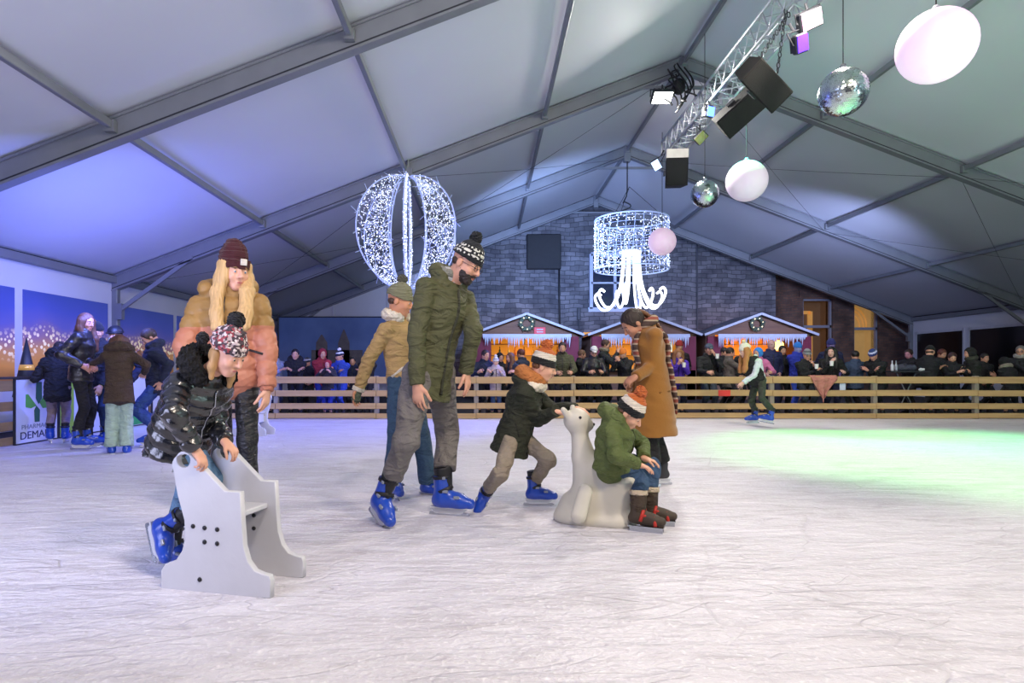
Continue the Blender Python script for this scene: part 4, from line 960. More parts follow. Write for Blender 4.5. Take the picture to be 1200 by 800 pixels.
def chain(p, q_, label):
    b = MB(); p, q_ = np.asarray(p, float), np.asarray(q_, float); n = int(np.linalg.norm(q_-p)/.07)
    for i in range(n):
        c = p+(q_-p)*(i+.5)/n; b.ring(c, .022, .008, 'x' if i % 2 else 'y', 10, 5, ry=.04)
    o = b.put('chain', M_DALU, smooth=True, origin=p); return setp(o, label, 'chain')
S1 = at(893, 98, 8.9); S2 = at(864, 131, 10.4)
speaker(S1, -90, 35, .38, .72, .36, 'large black loudspeaker hanging at an angle from the truss, upper of the pair', -52)
speaker(S2, -90, 35, .40, .72, .4, 'black loudspeaker hanging below and behind the larger one', 43)
chain((S1[0]+.25, 8.7, 6.1), S1+np.array([.22, 0, .15]), 'steel chain holding the upper loudspeaker on its right'); chain((TX-.1, 8.8, 6.1), S1+np.array([-.15, 0, .2]), 'steel chain holding the upper loudspeaker on its left')
chain((TX, 10.3, 6.1), S2+np.array([.1, 0, .2]), 'short steel chain above the lower loudspeaker')
S3 = at(791, 203, 14.5); speaker(S3, -95, 8, .5, .62, .45, 'black loudspeaker with white cloth cover at the far truss end', 0, True)
# LED floods and spots
def flood(c, yaw, pitch, w_, h_, face_, label, es, hang=None, name='led_floodlight', roll=0):
    r = thing(name, label, 'stage light', c); R = rot3(yaw, pitch)
    if roll: a = math.radians(roll); x, z = R[:, 0].copy(), R[:, 2].copy(); R[:, 0] = x*math.cos(a)+z*math.sin(a); R[:, 2] = z*math.cos(a)-x*math.sin(a)
    b = MB(); b.box((-w_/2, -.05, -h_/2), (w_/2, .04, h_/2), 0, R, c, .015)
    for i in range(5): b.box((-w_*.4+i*w_*.2-.01, -.09, -h_*.4), (-w_*.4+i*w_*.2+.01, -.05, h_*.4), 0, R, c)
    b.put('housing', M_DALU, r); b = MB(); b.box((-w_*.43, .038, -h_*.43), (w_*.43, .05, h_*.43), 0, R, c); b.put('lens', face_, r)
    b = MB(); A = c+R@np.array([-w_*.56, 0, 0]); B = c+R@np.array([w_*.56, 0, 0]); T = np.asarray(hang if hang is not None else c+np.array([0, 0, .3]), float)
    A2 = A+(T-c)*.6; B2 = B+(T-c)*.6; b.tube([A, A2, (A2+B2)/2, B2, B], .012, 6); b.tube([(A2+B2)/2, T], .018, 6); b.put('bracket', M_DALU, r); return r
def fm(n, c, e, es): return mat(n, c, .3, emit=e, es=es, var=.2, vs=30)
flood(at(776, 113, 12.2), -90, 62, .42, .3, fm('lamp_white', 'ffffff', 'fafff4', 9), 'bright white floodlight under the second rafter', 9, at(776, 100, 12.5))
flood(at(949, 23, 8.2), -75, 22, .34, .24, fm('lamp_pink', 'ffd0ea', 'ff9ad0', 1.8), 'floodlight glowing pink and white at the near end of the truss', 5, at(944, 4, 8.2), roll=-28)
flood(at(938, 51, 8.2), -70, 20, .2, .24, fm('lamp_violet', '5030c0', '4a28d8', 1.6), 'small violet lamp hanging below the pink floodlight', 2, at(925, 28, 8.2), roll=-25)
flood(at(831, 131, 11.6), -65, 10, .2, .2, fm('lamp_blue', '88a0ff', '4060ff', 6), 'round blue spotlight below the truss beside the loudspeaker', 6, at(830, 118, 11.6))
flood(at(821, 161, 12.6), -90, 30, .2, .26, mat('gel_olive', '6a6a20', .3), 'small unlit olive gel lamp under the truss', 0, at(820, 146, 12.6), roll=40)
flood(at(769, 193, 14.6), -100, 30, .2, .26, fm('lamp_pale', 'c8dcff', 'a8c8ff', 2.2), 'small pale lamp at the far lower end of the truss', 0, at(778, 176, 14.6), roll=-30)
# ------------------------------------------------------------------ balls
M_LANT = mat('sphere_lantern', 'e4d6e6', .5, var=.02, emit='dcc4e0', es=.28)
def lantern(px_, py_, Y, rad, label, em=None):
    c = at(px_, py_, Y); r = thing('sphere_lantern', label, 'lantern', c-np.array([0, 0, rad]), 'white sphere lanterns'); b = MB(); b.sphere(c, rad, 40, 24); b.put('globe', em or M_LANT, r, True)
    b = MB(); b.tube([c+(0, 0, rad*.96), c+(0, 0, rad+.06)], [rad*.18, rad*.06], 12); b.put('cap', M_TRIM, r, True); b = MB(); b.tube([c+(0, 0, rad+.03), (c[0], c[1], roofz(c[0])-.12)], .008, 6); b.put('cord', M_WIRE, r)
lantern(1097, 54, 6.6, .375, 'large pinkish white sphere lantern hanging at the upper right', mat('sphere_near', 'f0d8ee', .5, emit='f0cdec', es=.5))
lantern(875, 212, 11.5, .375, 'white sphere lantern hanging below the loudspeakers'); lantern(776, 283, 15.6, .346, 'pink white sphere lantern hanging in front of the octopus light', mat('sphere_far', 'f0d8ea', .5, emit='ecc4e0', es=.5))
def mirror(px_, py_, Y, rad, label, seed):
    c = at(px_, py_, Y); r = thing('mirror_ball', label, 'mirror ball', c-np.array([0, 0, rad])); b = MB(); nv = 40; rs = np.random.RandomState(seed)
    for i in range(nv):
        t0, t1 = math.pi*i/nv, math.pi*(i+1)/nv; tm = (t0+t1)/2; nu = max(4, int(round(2*nv*math.sin(tm))))
        for j in range(nu):
            p0, p1 = 2*math.pi*(j+.02)/nu, 2*math.pi*(j+.98)/nu; g = (t1-t0)*.02; q_ = []
            for t, p in ((t0+g, p0), (t1-g, p0), (t1-g, p1), (t0+g, p1)): q_.append(c+rad*np.array([math.sin(t)*math.cos(p), math.sin(t)*math.sin(p), math.cos(t)]))
            m_ = np.mean(q_, 0); n = nrm(m_-c); tl = nrm(np.cross(n, rs.randn(3)))*.09
            q_ = [v+n*np.dot(v-m_, tl) for v in q_]; b.add(q_, [[0, 1, 2, 3]])
    b.put('mirror_tiles', M_MIR, r); b = MB(); b.sphere(c, rad*.985, 32, 20); b.put('core', M_DALU, r, True)
    b = MB(); b.tube([c+(0, 0, rad*.97), c+(0, 0, rad+.05)], .03, 10); b.put('mount', M_STEEL, r, True); b = MB(); b.tube([c+(0, 0, rad+.03), (c[0], c[1], roofz(c[0])-.13)], .006, 6); b.put('cord', M_WIRE, r)
M_MIR = mat('mirror_tile', 'cfe0c0', .2, 1, var=.0, vs=4, col2='b8c4e8')  # green to blue tint stands in for reflections of the coloured lights
mirror(988, 108, 6.7, .25, 'near mirror ball with green and gold glints, right of the truss', 1); mirror(826, 227, 11.3, .25, 'smaller looking mirror ball between the far loudspeaker and white sphere', 2)

# ------------------------------------------------------------------ LED ornaments
M_LED = mat('led_points', 'ffffff', .5, emit='dfe8ff', es=1.9, var=0); M_LEDW = mat('led_wire', 'b8c4e4', .5, emit='8fa4e0', es=.35); M_NEON = mat('neon_rope', 'ffffff', .5, emit='f2f6ff', es=2.2, var=0)
M_LED.cycles.emission_sampling = 'NONE'
def dots(P, rs, m_, name, par):
    b = MB(); o8 = np.array([(1, 0, 0), (-1, 0, 0), (0, 1, 0), (0, -1, 0), (0, 0, 1), (0, 0, -1)], float); Fo = [[0, 2, 4], [2, 1, 4], [1, 3, 4], [3, 0, 4], [2, 0, 5], [1, 2, 5], [3, 1, 5], [0, 3, 5]]
    for p, r_ in zip(P, rs): b.add(p+o8*r_, Fo)
    o = b.put(name, m_, par); o['kind'] = 'stuff'; return o
# open leaf-shaped globe of six fins
c = at(478, 272, 12.4); A_, B_ = 1.10, 1.15
r = thing('led_globe_ornament', 'large open globe of glittering white light fins hanging left of centre', 'light ornament', c-np.array([0, 0, B_]))
rs = np.random.RandomState(3)
for k_ in range(6):
    ph = math.radians(-90+60*k_+3); dr = np.array([math.cos(ph), math.sin(ph), 0]); fin = thing('fin', None, None, c); fin.parent = r; fin.location = tuple(np.array(c)-wloc(r)); 
    t = np.linspace(-1, 1, 33); out = [c+dr*A_*math.sqrt(max(1-x*x, 0))+np.array([0, 0, B_*x]) for x in t]; inn = [c+dr*.42*math.sqrt(max(1-x*x, 0))**1.0+np.array([0, 0, B_*x]) for x in t]
    b = MB(); b.tube(out, .014, 6); b.tube(inn, .014, 6); fo = b.put('fin_frame', M_LEDW, fin)
    b = MB(); P = []
    for i in range(520):
        x = rs.uniform(-.97, .97); q = math.sqrt(1-x*x); R_ = .42*q+(A_-.42)*q*rs.rand(); p = c+dr*R_+np.array([0, 0, B_*x])+rs.randn(3)*.012; P.append(p)
        if i % 3 == 0 and i: 
            d = rs.randn(3)*.09; d -= 0; b.tube([p, p+dr*d[0]+np.array([0, 0, d[2]])], .005, 3)
    b.put('light_net', M_LEDW, fin)['kind'] = 'stuff'; dots(P, rs.uniform(.006, .013, len(P)), M_LED, 'led_points', fin)
b = MB(); b.tube([c+(0, 0, B_-.03), c+(0, 0, B_+.3)], .03, 8); b.box(c+np.array([-.09, -.05, B_-.02]), c+np.array([.09, .05, B_+.14])); b.put('hanger', M_ALU, r)
# drum with octopus arms
c = at(740, 286, 17.3); zt, zb, R_ = Wz(258, 17.3), Wz(316, 17.3), 1.02; c[2] = (zt+zb)/2
r = thing('led_drum_ornament', 'white glittering drum of net lights hanging below the ridge', 'light ornament', (c[0], c[1], zb)); b = MB()
for z in (zt, zb): b.ring((c[0], c[1], z), R_, .022, 'z', 56, 6); b.put('hoop', M_LEDW, r, True); b = MB()
b = MB(); P = []
for i in range(1300): a = rs.uniform(0, 2*math.pi); P.append(np.array([c[0]+R_*math.cos(a), c[1]+R_*math.sin(a), rs.uniform(zb, zt)])+rs.randn(3)*.012)
dots(P, rs.uniform(.008, .018, len(P)), M_LED, 'led_points', r)
for i in range(28): a = 2*math.pi*i/28; b.tube([(c[0]+R_*math.cos(a), c[1]+R_*math.sin(a), zb), (c[0]+R_*math.cos(a+.1), c[1]+R_*math.sin(a+.1), zt)], .008, 4)
for i in range(9): b.ring((c[0], c[1], zb+(zt-zb)*(i+.5)/9), R_, .007, 'z', 40, 3)
b.put('net', M_LEDW, r)
b = MB(); top = np.array([4.0, 17.45, RIDGE-.4]); b.tube([top, top-(0, 0, .8), top-(.02, 0, 1.0), top-(.12, 0, 1.2)], .018, 6)
for a in (0, 2.1, 4.2): b.tube([(4.05, 17.4, 6.15), (c[0]+R_*math.cos(a), c[1]+R_*math.sin(a), zt)], .008, 5)
b.tube([top-(.1, 0, 1.15)+np.array([.25*math.sin(t*4)-.12*t, .02*t, -t*.35]) for t in np.linspace(0, 1.6, 14)], .02, 6); b.put('hanging_cable', M_WIRE, r)
r2 = thing('octopus_light', 'glowing white rope light octopus with curled arms inside the drum', 'light ornament', (c[0], c[1], Wz(367, 17.3))); ztop = Wz(296, 17.3); zlow = Wz(362, 17.3)
for k_ in range(8):
    a = 2*math.pi*k_/8+.3; d = np.array([math.cos(a), math.sin(a), 0]); P = []; s_ = 1+.12*math.sin(k_*2.3)
    for (q, z) in ((.22, ztop-.0), (.25, ztop-.5), (.32, zlow+.62), (.45, zlow+.28), (.62, zlow+.06), (.80, zlow+.06), (.94, zlow+.24), (.99, zlow+.42), (.92, zlow+.53), (.82, zlow+.47)):
        P.append(np.array([c[0], c[1], 0])+d*q*s_+np.array([0, 0, z-(s_-1)*.6]))
    P = np.array(P); tt = np.arange(len(P)); tf = np.linspace(0, len(P)-1, 44); Q = []
    for t in tf:   # Catmull-Rom
        i = min(int(t), len(P)-2); u = t-i; p0, p1, p2, p3 = P[max(i-1, 0)], P[i], P[i+1], P[min(i+2, len(P)-1)]
        Q.append(.5*((2*p1)+(-p0+p2)*u+(2*p0-5*p1+4*p2-p3)*u*u+(-p0+3*p1-3*p2+p3)*u**3))
    b = MB(); b.tube(Q, .034, 10); b.put('arm', M_NEON, r2, True)
b = MB(); b.ring((c[0], c[1], ztop), .22, .05, 'z', 30, 8); b.put('collar', M_NEON, r2, True)
# ------------------------------------------------------------------ people on the ice
def sk_up(tilt=(0, 0)): return np.array([tilt[0], tilt[1], 1.])
def dirv(phi, pitch=0):
    a, p = math.radians(phi), math.radians(pitch); return np.array([math.cos(a)*math.cos(p), math.sin(a)*math.cos(p), -math.sin(p)])
def base_of(J): return (J.pelvis[0], J.pelvis[1], 0)
SKIN = 'd39a7c'
def line(name, pts, r, m, par, n=6): b = MB(); b.tube(pts, r, n); return b.put(name, m, par, True)
def patch(name, P, J, t, off, w_, h_, m, par, dirn=None, lift=.004):
    """small raised strip or flap lying on the front of a garment"""
    b = MB(); V = []; n = 5
    for i in range(n):
        for j in range(n):
            c = J.pelvis+(J.neck-J.pelvis)*t+J.up*((i/(n-1)-.5)*h_)+J.lat*(off+(j/(n-1)-.5)*w_); V.append(surf(P, c, J.front if dirn is None else dirn)+J.front*lift)
    b.add(V, [[i*n+j, i*n+j+1, (i+1)*n+j+1, (i+1)*n+j] for i in range(n-1) for j in range(n-1)]); o = b.put(name, m, par, True)
    md = o.modifiers.new('t', 'SOLIDIFY'); md.thickness = .006; md.offset = 0; return o

# --- 1 the man in the olive parka
J = pose(1.86, at(503, 437, 4.1), at(526, 331, 4.1), -42, at(547, 309, 4.03), -28, 26,
         {'R': at(489, 449, 3.84), 'L': at(546, 434, 4.12)}, {'R': (484, 400), 'L': (554, 392)},
         {'R': at(449, 583, 3.98), 'L': at(521, 578, 4.2)}, {'R': (476, 515), 'L': (524, 508)},
         {'R': (dirv(-58, 20), sk_up((.30, 0))), 'L': (dirv(-16), sk_up())}, hh=.245, roll=6)
r = thing('person', 'bearded man in an olive parka, dark snowflake bobble hat and glasses, skating with bowed head', 'person', base_of(J))
body(J, r, skin('cf9a80'), .0058, dict(hands={'R': (dirv(-60, 84), nrm((.45, .85, 0)), .42), 'L': (dirv(-30, 80), nrm((-.8, .3, 0)), .4)}))
face(J, r, dict(brow='2a2220'))
o1 = dict(bulk=1.0, armk=.006, hem=.17, hemw=.185, waist=.15, seed=4, wr=(.006, 17), sleeve=.015, collar=False)
P0 = coat_prims(J, o1); hp, hpts = neck_ring(J, .105, .045, .03, .045, -195, 15, 9); cp, _ = neck_ring(J, .085, .03, .05, 0, -230, 50, 11)
ob, P = coat(J, r, fab('4c4d30', .75, .5, 14), o1, .0085, 'parka', extra=hp)
sput('collar', cp, .007, fab('7d7f76', .9, .6, 40), ob, wrinkle(.005, 30))
line('zip_flap', front_line(J, P, -.2, .93), .011, fab('2e2f20', .8), ob)
for sd in (1, -1): line('pocket_flap', [surf(P, J.pelvis+J.up*.06+J.lat*sd*.08, J.front), surf(P, J.pelvis-J.up*.05+J.lat*sd*.13, J.front+J.lat*sd*.5)], .008, fab('34351f', .8), ob)
sput('scarf', neck_ring(J, .07, .03, .07, .02, 20, 160, 7)[0]+neck_ring(J, .06, .03, .03, .01, 30, 150, 6)[0], .007, fab('b0b2b4', .9, .5, 50), r, wrinkle(.004, 50))
trousers(J, r, fab('6e6a68', .85, .4, 18, .12), dict(thigh=.1, knee=.078, ankle=.066, up=.06, wa=.009), .009)
h = J.hf
def flake(L):
    f, rr_, u = L[:, 0], L[:, 1], L[:, 2]; a = np.arctan2(rr_, f+.05)*2.4; m1 = (np.cos(a*2)*np.cos((u-.83)*34) > .25) & (np.abs(u-.83) < .09); m2 = (np.sin(a*8) > .35) & (np.sin(u*62) > .2) & (u > .66) & (u < .98)
    return ((m1 | m2) & (u > .66)).astype(int)
beanie(J, r, [knit('14181c'), knit('d8d8d0')], .0042, .62, .12, 1.12, knit('101418'), .17, mfun=flake)
b = [ell(h.p(.10, 0, .34), np.array([.292, .275, .365])*h.h, h.R, k=.0, cut=[(h.p(.2, 0, .30), nrm(h.u+h.f*.25))]), cap(h.p(.23, -.05, .08), h.p(.23, .05, .08), .105*h.h, k=.02), cap(h.p(.385, -.09, .265), h.p(.385, .09, .265), .026*h.h, k=.01)]
sput('beard', b, .005, hairm('2a201c'), r, wrinkle(.003, 120)); hair(J, r, '3a2c24', 'short', .007, hat=True)
m = MB()
for g in (1, -1): 
    q = [h.p(.405, g*.14+.085*math.cos(t), .475+.07*math.sin(t)) for t in np.linspace(0, 2*math.pi, 17)]; m.tube(q, .0022, 5); m.tube([h.p(.39, g*.225, .49), h.p(-.02, g*.34, .5)], .002, 5)
m.tube([h.p(.41, -.055, .48), h.p(.425, 0, .5), h.p(.41, .055, .48)], .0022, 5); m.put('glasses', M_DALU, r, True)
for g in 'LR': skate(r, J, g, 1.08)

# --- 2 woman in beige shearling jacket behind him
J = pose(1.58, at(472, 445, 4.85), at(466, 377, 4.85), -28, at(469, 353, 4.8), -8, 12,
         {'R': at(420, 456, 4.72), 'L': at(508, 440, 4.9)}, {'R': (431, 412), 'L': (505, 415)},
         {'R': at(461, 562, 4.75), 'L': at(502, 566, 4.9)}, {'R': (465, 505), 'L': (493, 508)},
         {'R': (dirv(-60, 10), sk_up()), 'L': (dirv(-30), sk_up())}, hh=.235)
r = thing('person', 'woman in beige shearling jacket, grey bobble hat and jeans, mostly behind the olive parka', 'person', base_of(J))
body(J, r, skin('c98c68'), .0075, dict(hands={'R': (dirv(-120, 70), nrm((.7, -.4, 0)), .4), 'L': (dirv(-60, 80), nrm((-.6, .4, 0)), .4)})); face(J, r, {})
ow = dict(bulk=1.05, hem=.12, hemw=.165, collar=False, sleeve=.0); Pc = coat_prims(J, ow)
ob, P = coat(J, r, fab('b3935f', .85, .3, 20), ow, .010, 'jacket')
sput('sherpa_collar', neck_ring(J, .085, .042, .045, .03, -230, 50, 12)[0], .008, fab('e2d8c4', .95, .9, 60), ob, wrinkle(.006, 70))
line('sherpa_trim', [surf(P, J.pelvis+J.up*.12+J.lat*.02, J.front), surf(P, J.pelvis+J.up*.09+J.lat*.08, J.front+J.lat*.3), surf(P, J.pelvis+J.up*.03+J.lat*.13, J.lat+J.front*.4)], .012, fab('e2d8c4', .95, .9, 60), ob)
line('sherpa_trim', front_line(J, P, -.15, .9), .012, fab('e2d8c4', .95, .9, 60), ob)
sput('cuff', [cap(J.wr['R']-nrm(J.wr['R']-J.el['R'])*.02, J.wr['R']+nrm(J.wr['R']-J.el['R'])*.015, .048, cutb=True, cuta=True, k=0)], .007, fab('e2d8c4', .95, .9, 60), ob)
sput('glove', [cap(J.wr['R']+dirv(-120, 70)*.0, J.wr['R']+dirv(-120, 70)*.075, .036, .042, nrm((.7, -.4, 0)), .7, k=.02)], .006, fab('5a6250', .9, .5, 50), r)
trousers(J, r, fab('2f4a63', .8, .4, 26, .2), dict(thigh=.09, knee=.074, ankle=.088, up=-.09), .010)
beanie(J, r, knit('77775c'), .0055, .6, .15, 1.12, knit('4a4a3c'), .17, fold=True, amp=.002); hair(J, r, '4a3424', 'short', .009, hat=True)
for g in 'LR': skate(r, J, g, .9)

# --- 3 woman in the peach puffer
J = pose(1.73, at(272, 435, 4.0), at(268, 346, 4.0), -80, at(275, 318, 3.96), -46, 6,
         {'R': at(232, 452, 3.85), 'L': at(313, 455, 3.92)}, {'R': (216, 405), 'L': (318, 406)},
         {'R': at(258, 586, 4.0), 'L': at(294, 586, 4.0)}, {'R': (260, 510), 'L': (290, 510)},
         {'R': (dirv(-95), sk_up()), 'L': (dirv(-70), sk_up())}, hh=.245)
r = thing('person', 'blonde woman in a peach and ochre puffer jacket and maroon beanie standing behind the girl', 'person', base_of(J))
body(J, r, skin('d9a58c'), .0058, dict(hands={'R': (dirv(-90, 80), nrm((.9, 0, 0)), .4), 'L': (dirv(-110, 82), nrm((-.9, .2, 0)), .45)})); face(J, r, dict(brow='8a6a48', eye='4a6a80'))
ow = dict(bulk=1.18, hem=.10, hemw=.165, waist=.165, puff=.095, amp=.018, wr=(.003, 25), seed=8, sleeve=-.01)
yoke = J.neck-J.up*.21
hp = neck_ring(J, .135, .05, .05, .03, -205, 25, 10)[0]
def mf(c): return ((c-yoke)@J.up > .0).astype(int)
ob, P = coat(J, r, [fab('b4745a', .5, .12, 18), fab('96733e', .55, .12, 18)], ow, .0085, 'puffer_jacket', mf, hp)
line('zip', front_line(J, P, -.12, .95), .006, M_DALU, ob)
line('pocket_tag', [surf(P, J.pelvis+J.up*.13-J.lat*.11, J.front-J.lat*.2), surf(P, J.pelvis+J.up*.10-J.lat*.15, J.front-J.lat*.5)], .008, M_BLK, ob)
for g in 'LR':
    d_ = nrm(J.wr[g]-J.el[g]); sput('knit_cuff', [cap(J.wr[g]-d_*.03, J.wr[g]+d_*.02, .046, .04, cutb=True, cuta=True, k=0)], .007, fab('b07058', .9, .5, 50), ob)
trousers(J, r, fab('17181c', .45, .4, 20, .1), dict(thigh=.09, knee=.064, ankle=.05), .010)
mb = beanie(J, r, knit('43141c'), .0055, .62, .12, 1.34, None, amp=.003, back=-.04)
h = J.hf; m = MB(); m.box((-.02, -.003, -.02), (.02, .006, .02), 0, np.stack([-h.r, h.f, h.u], 1), h.p(.41, -.06, .74), .002); m.put('white_label', fab('d8d0c8', .7), mb)
def longhair(J, col, par, L=.36, w=.075, side=.33, name='hair'):
    h = J.hf; s = h.h; P = []
    for g in (1, -1):
        c0 = J.neck+J.lat*g*(.06 if g > 0 else .095)*J.s+(h.o-J.neck)*np.array([.7, .3, 0]); lo_ = c0-J.up*(L-.12)
        for q in (0, 1):
            a = h.p(.10-.16*q, g*(.27+.03*q), .66); b_ = h.p(.12-.14*q, g*(.31+.05*q), .32); c = c0+J.front*(.105-.02*q)+J.up*.01+J.lat*g*(.0+.025*q); d = c0-J.up*.13+J.front*(.165-.02*q)+J.lat*g*.02*q; e_ = lo_+J.front*.185-J.lat*g*(.015-.03*q)
            P += strand([a, b_, c, d, e_], .034, .026, None, 1, .03)
    a = h.p(-.28, 0, .5); b_ = h.p(-.34, 0, .1); P += strand([a, b_, b_-J.up*L*.5-J.front*.04], .25*s, .2*s, J.front, .5, .03)
    def dd(Q): q = Q-J.neck; return .0016*np.sin((q@J.lat)*330+5*np.sin(Q[:, 2]*19))+.0012*np.sin((q@J.front)*360+4*np.sin(Q[:, 2]*27))
    return sput(name, P, .0058, hairm(col), par, dd)
longhair(J, 'c9a470', r, .34)
for g in 'LR': skate(r, J, g, .95)

# --- 4 girl in shiny black puffer with the skating aid
J = pose(1.26, at(212, 500, 3.02), at(240, 441, 2.96), -22, at(267, 414, 2.88), -22, 24,
         {'R': at(229, 527, 2.75), 'L': at(264, 518, 2.95)}, {'R': (206, 492), 'L': (252, 492)},
         {'R': at(196, 618, 2.97), 'L': at(203, 640, 3.12)}, {'R': (1, .35, .2), 'L': (1, .5, .2)},
         {'R': (dirv(-45, 52), np.array([.75, .1, 1.])), 'L': (dirv(-20, 8), sk_up())}, hh=.2, kbulk=1)
r = thing('person', 'young girl in shiny black puffer jacket and speckled knit hat pushing the white skating aid', 'person', base_of(J))
body(J, r, skin('d8a288'), .005, dict(hands={'R': (dirv(-10, 55), nrm((-.3, .1, -.9)), .9), 'L': (dirv(-10, 40), nrm((0, .1, -1)), .9)})); face(J, r, dict(brow='8a6a48'))
ow = dict(bulk=1.22, hem=.14, hemw=.185, waist=.165, puff=.062, amp=.017, wr=(.004, 36), seed=12, sleeve=-.005, hemdir=(-.16, .05, -1))
gloss = mat('shiny_black_quilt', '101218', .26, var=.2, bump=.45, bs=14, spec=.8, coat=.5)
ob, P = coat(J, r, gloss, ow, .0068, 'puffer_jacket')
line('zip', front_line(J, P, -.1, .95), .004, M_STEEL, ob)
sput('fur_hood', neck_ring(J, .105, .045, .045, .035, -215, 35, 10)[0], .0058, fab('0e0e12', 1, .9, 90), ob, wrinkle(.008, 90))
trousers(J, r, fab('5d7f9e', .8, .4, 30, .2), dict(thigh=.1, knee=.08, ankle=.07, up=.07, wa=.008), .008)
spk = mat('speckled_knit', '3c3438', .95, var=0, vs=1); N = spk.node_tree.nodes; L_ = spk.node_tree.links; vo = N.new('ShaderNodeTexVoronoi'); vo.inputs['Scale'].default_value = 90; L_.new(N['Texture Coordinate'].outputs['Object'], vo.inputs['Vector']); cr = N.new('ShaderNodeValToRGB'); cr.color_ramp.interpolation = 'CONSTANT'
for i, (p_, c_) in enumerate(((0, '4a3d44'), (.3, 'b8a6a8'), (.52, '94424c'), (.7, 'd8ccc8'), (.86, '3a3036'))):
    e_ = cr.color_ramp.elements[i] if i < 2 else cr.color_ramp.elements.new(p_); e_.position = p_; e_.color = (*hx(c_), 1)
sp_ = N.new('ShaderNodeSeparateColor'); L_.new(vo.outputs['Color'], sp_.inputs[0]); L_.new(sp_.outputs[0], cr.inputs[0]); L_.new(cr.outputs[0], N['Principled BSDF'].inputs['Base Color'])
hb = beanie(J, r, spk, .0046, .62, .12, 1.2, knit('121216'), .2, amp=.004); pompom(J.hf.p(-.62, .25, .62), .028, knit('121216'), hb)
h = J.hf; P = []
for g in (1, -1): P += strand([h.p(-.04, g*.30, .5), h.p(-.02, g*.32, .15), h.p(.05, g*.30, -.1), h.p(.12, g*.26, -.3)][:(3 if g > 0 else 4)], .022, .012, k=.02)
P += [ell(h.p(-.15, 0, .4), np.array([.26, .33, .28])*h.h, h.R, k=.01)]
sput('hair', P, .0058, hairm('b08858'), r)
for g in 'LR': skate(r, J, g, .80)

# skating aid: two side panels, a seat and bolts
M_AID = mat('white_plastic', 'c8c9cf', .38, var=.06, vs=5, bump=.05, bs=30, spec=.4); M_BOLT = mat('bolt_dark', '2a2a2e', .4, .5)
def aid_panel():
    """outline in metres from photo pixels: (px,py) on the near panel"""
    a0 = np.array([-1.476, 2.82]); u = nrm(np.array([.536, -.13])); out = []
    pts = [(192.5, 688), (192.5, 668), (197, 661), (210, 656), (217, 645), (220.5, 630), (219.5, 609), (211.5, 579), (205.5, 545)]
    for t in np.linspace(math.pi*1.02, math.pi*.18, 9): pts.append((218.5+13.5*math.cos(t), 545.5-13.5*math.sin(t)))
    pts += [(265.5, 576.5), (283, 577.5), (285, 612), (287, 640), (292, 658), (300, 669), (309, 673), (317, 675), (318.7, 680), (318.3, 699), (300, 698)]
    for (x, y) in pts:
        k = (x-CX)/FPX; s_ = (k*a0[1]-a0[0])/(u[0]-k*u[1]); Y = a0[1]+s_*u[1]; out.append((s_, CAMH+(CY-y)*Y/FPX))
    zmin = min(z for s_, z in out); return [(s_, z-zmin) for s_, z in out]
APAN = aid_panel()
def skating_aid(loc, ang, label, sc_=1.0):
    r = thing('skating_aid', label, 'skating aid', loc); a = math.radians(ang); ex = np.array([math.cos(a), math.sin(a), 0])*sc_; ey = np.array([-math.sin(a), math.cos(a), 0])*sc_; ez = np.array([0, 0, 1.])*sc_
    hc = (.113, .588); hr = .039
    for side in (0, .27):
        # panel with a round grip hole: two halves of the outline joined around the hole
        poly = APAN; n = len(poly); hole = [(hc[0]+hr*math.cos(t), hc[1]+hr*math.sin(t)) for t in np.linspace(0, 2*math.pi, 20, endpoint=False)]
        ccx = max(range(n), key=lambda i: poly[i][1]); dn = min(range(n), key=lambda i: (poly[i][0]-hc[0])**2+(poly[i][1]-.05)**2 if poly[i][1] < .3 else 9)
        bm_ = bpy.data.curves.new('p', 'CURVE'); bm_.dimensions = '2D'; bm_.fill_mode = 'BOTH'; bm_.extrude = .0125; bm_.bevel_depth = .004; bm_.bevel_resolution = 2
        for pl in (poly, hole):
            sp = bm_.splines.new('POLY'); sp.points.add(len(pl)-1)
            for i, p in enumerate(pl): sp.points[i].co = (p[0], p[1], 0, 1)
            sp.use_cyclic_u = True
        o_ = bpy.data.objects.new('p', bm_); C.objects.link(o_); bpy.context.view_layer.update(); me = bpy.data.meshes.new_from_object(o_); bpy.data.objects.remove(o_)
        V = np.array([v.co[:] for v in me.vertices]); Wv = np.asarray(loc)+V[:, :1]*ex+V[:, 1:2]*ez+(V[:, 2:]*-1+side)*ey
        me.vertices.foreach_set('co', (Wv-wloc(r)).astype(F32).ravel()); me.materials.clear(); me.materials.append(M_AID); me.update(); me.flip_normals() if False else None
        o_ = bpy.data.objects.new('side_panel', me); C.objects.link(o_); o_.parent = r
        for (x, z) in ((.165, .292), (.225, .288), (.29, .285), (.225, .225), (.29, .222), (.20, .055)):
            for sg in (-1, 1):
                b = MB(); c0 = np.asarray(loc)+x*ex+z*ez+(side+sg*.014)*ey; b.tube([c0, c0+sg*.006*ey, c0+sg*.009*ey], [.0105*sc_, .0105*sc_, .005*sc_], 10); b.put('bolt', M_BOLT, o_, True)
    R3 = np.stack([ex, ey, ez], 1); b = MB(); b.box((.14, .013, .325), (.365, .257, .35), 0, R3, loc, .005); b.put('seat', M_AID, r)
    b = MB(); b.box((.16, .013, .19), (.18, .257, .325), 0, R3, loc, .003); b.put('cross_panel', M_AID, r)
    return r
skating_aid((-1.476, 2.82, .0), math.degrees(math.atan2(-.13, .536)), 'white plastic skating aid seat with round grip holes pushed by the girl')
skating_aid(np.array([(192-CX)*8.0/FPX, 8.0, 0]), 8, 'white skating aid beside the boy in the navy jacket, mostly hidden', 1.05)
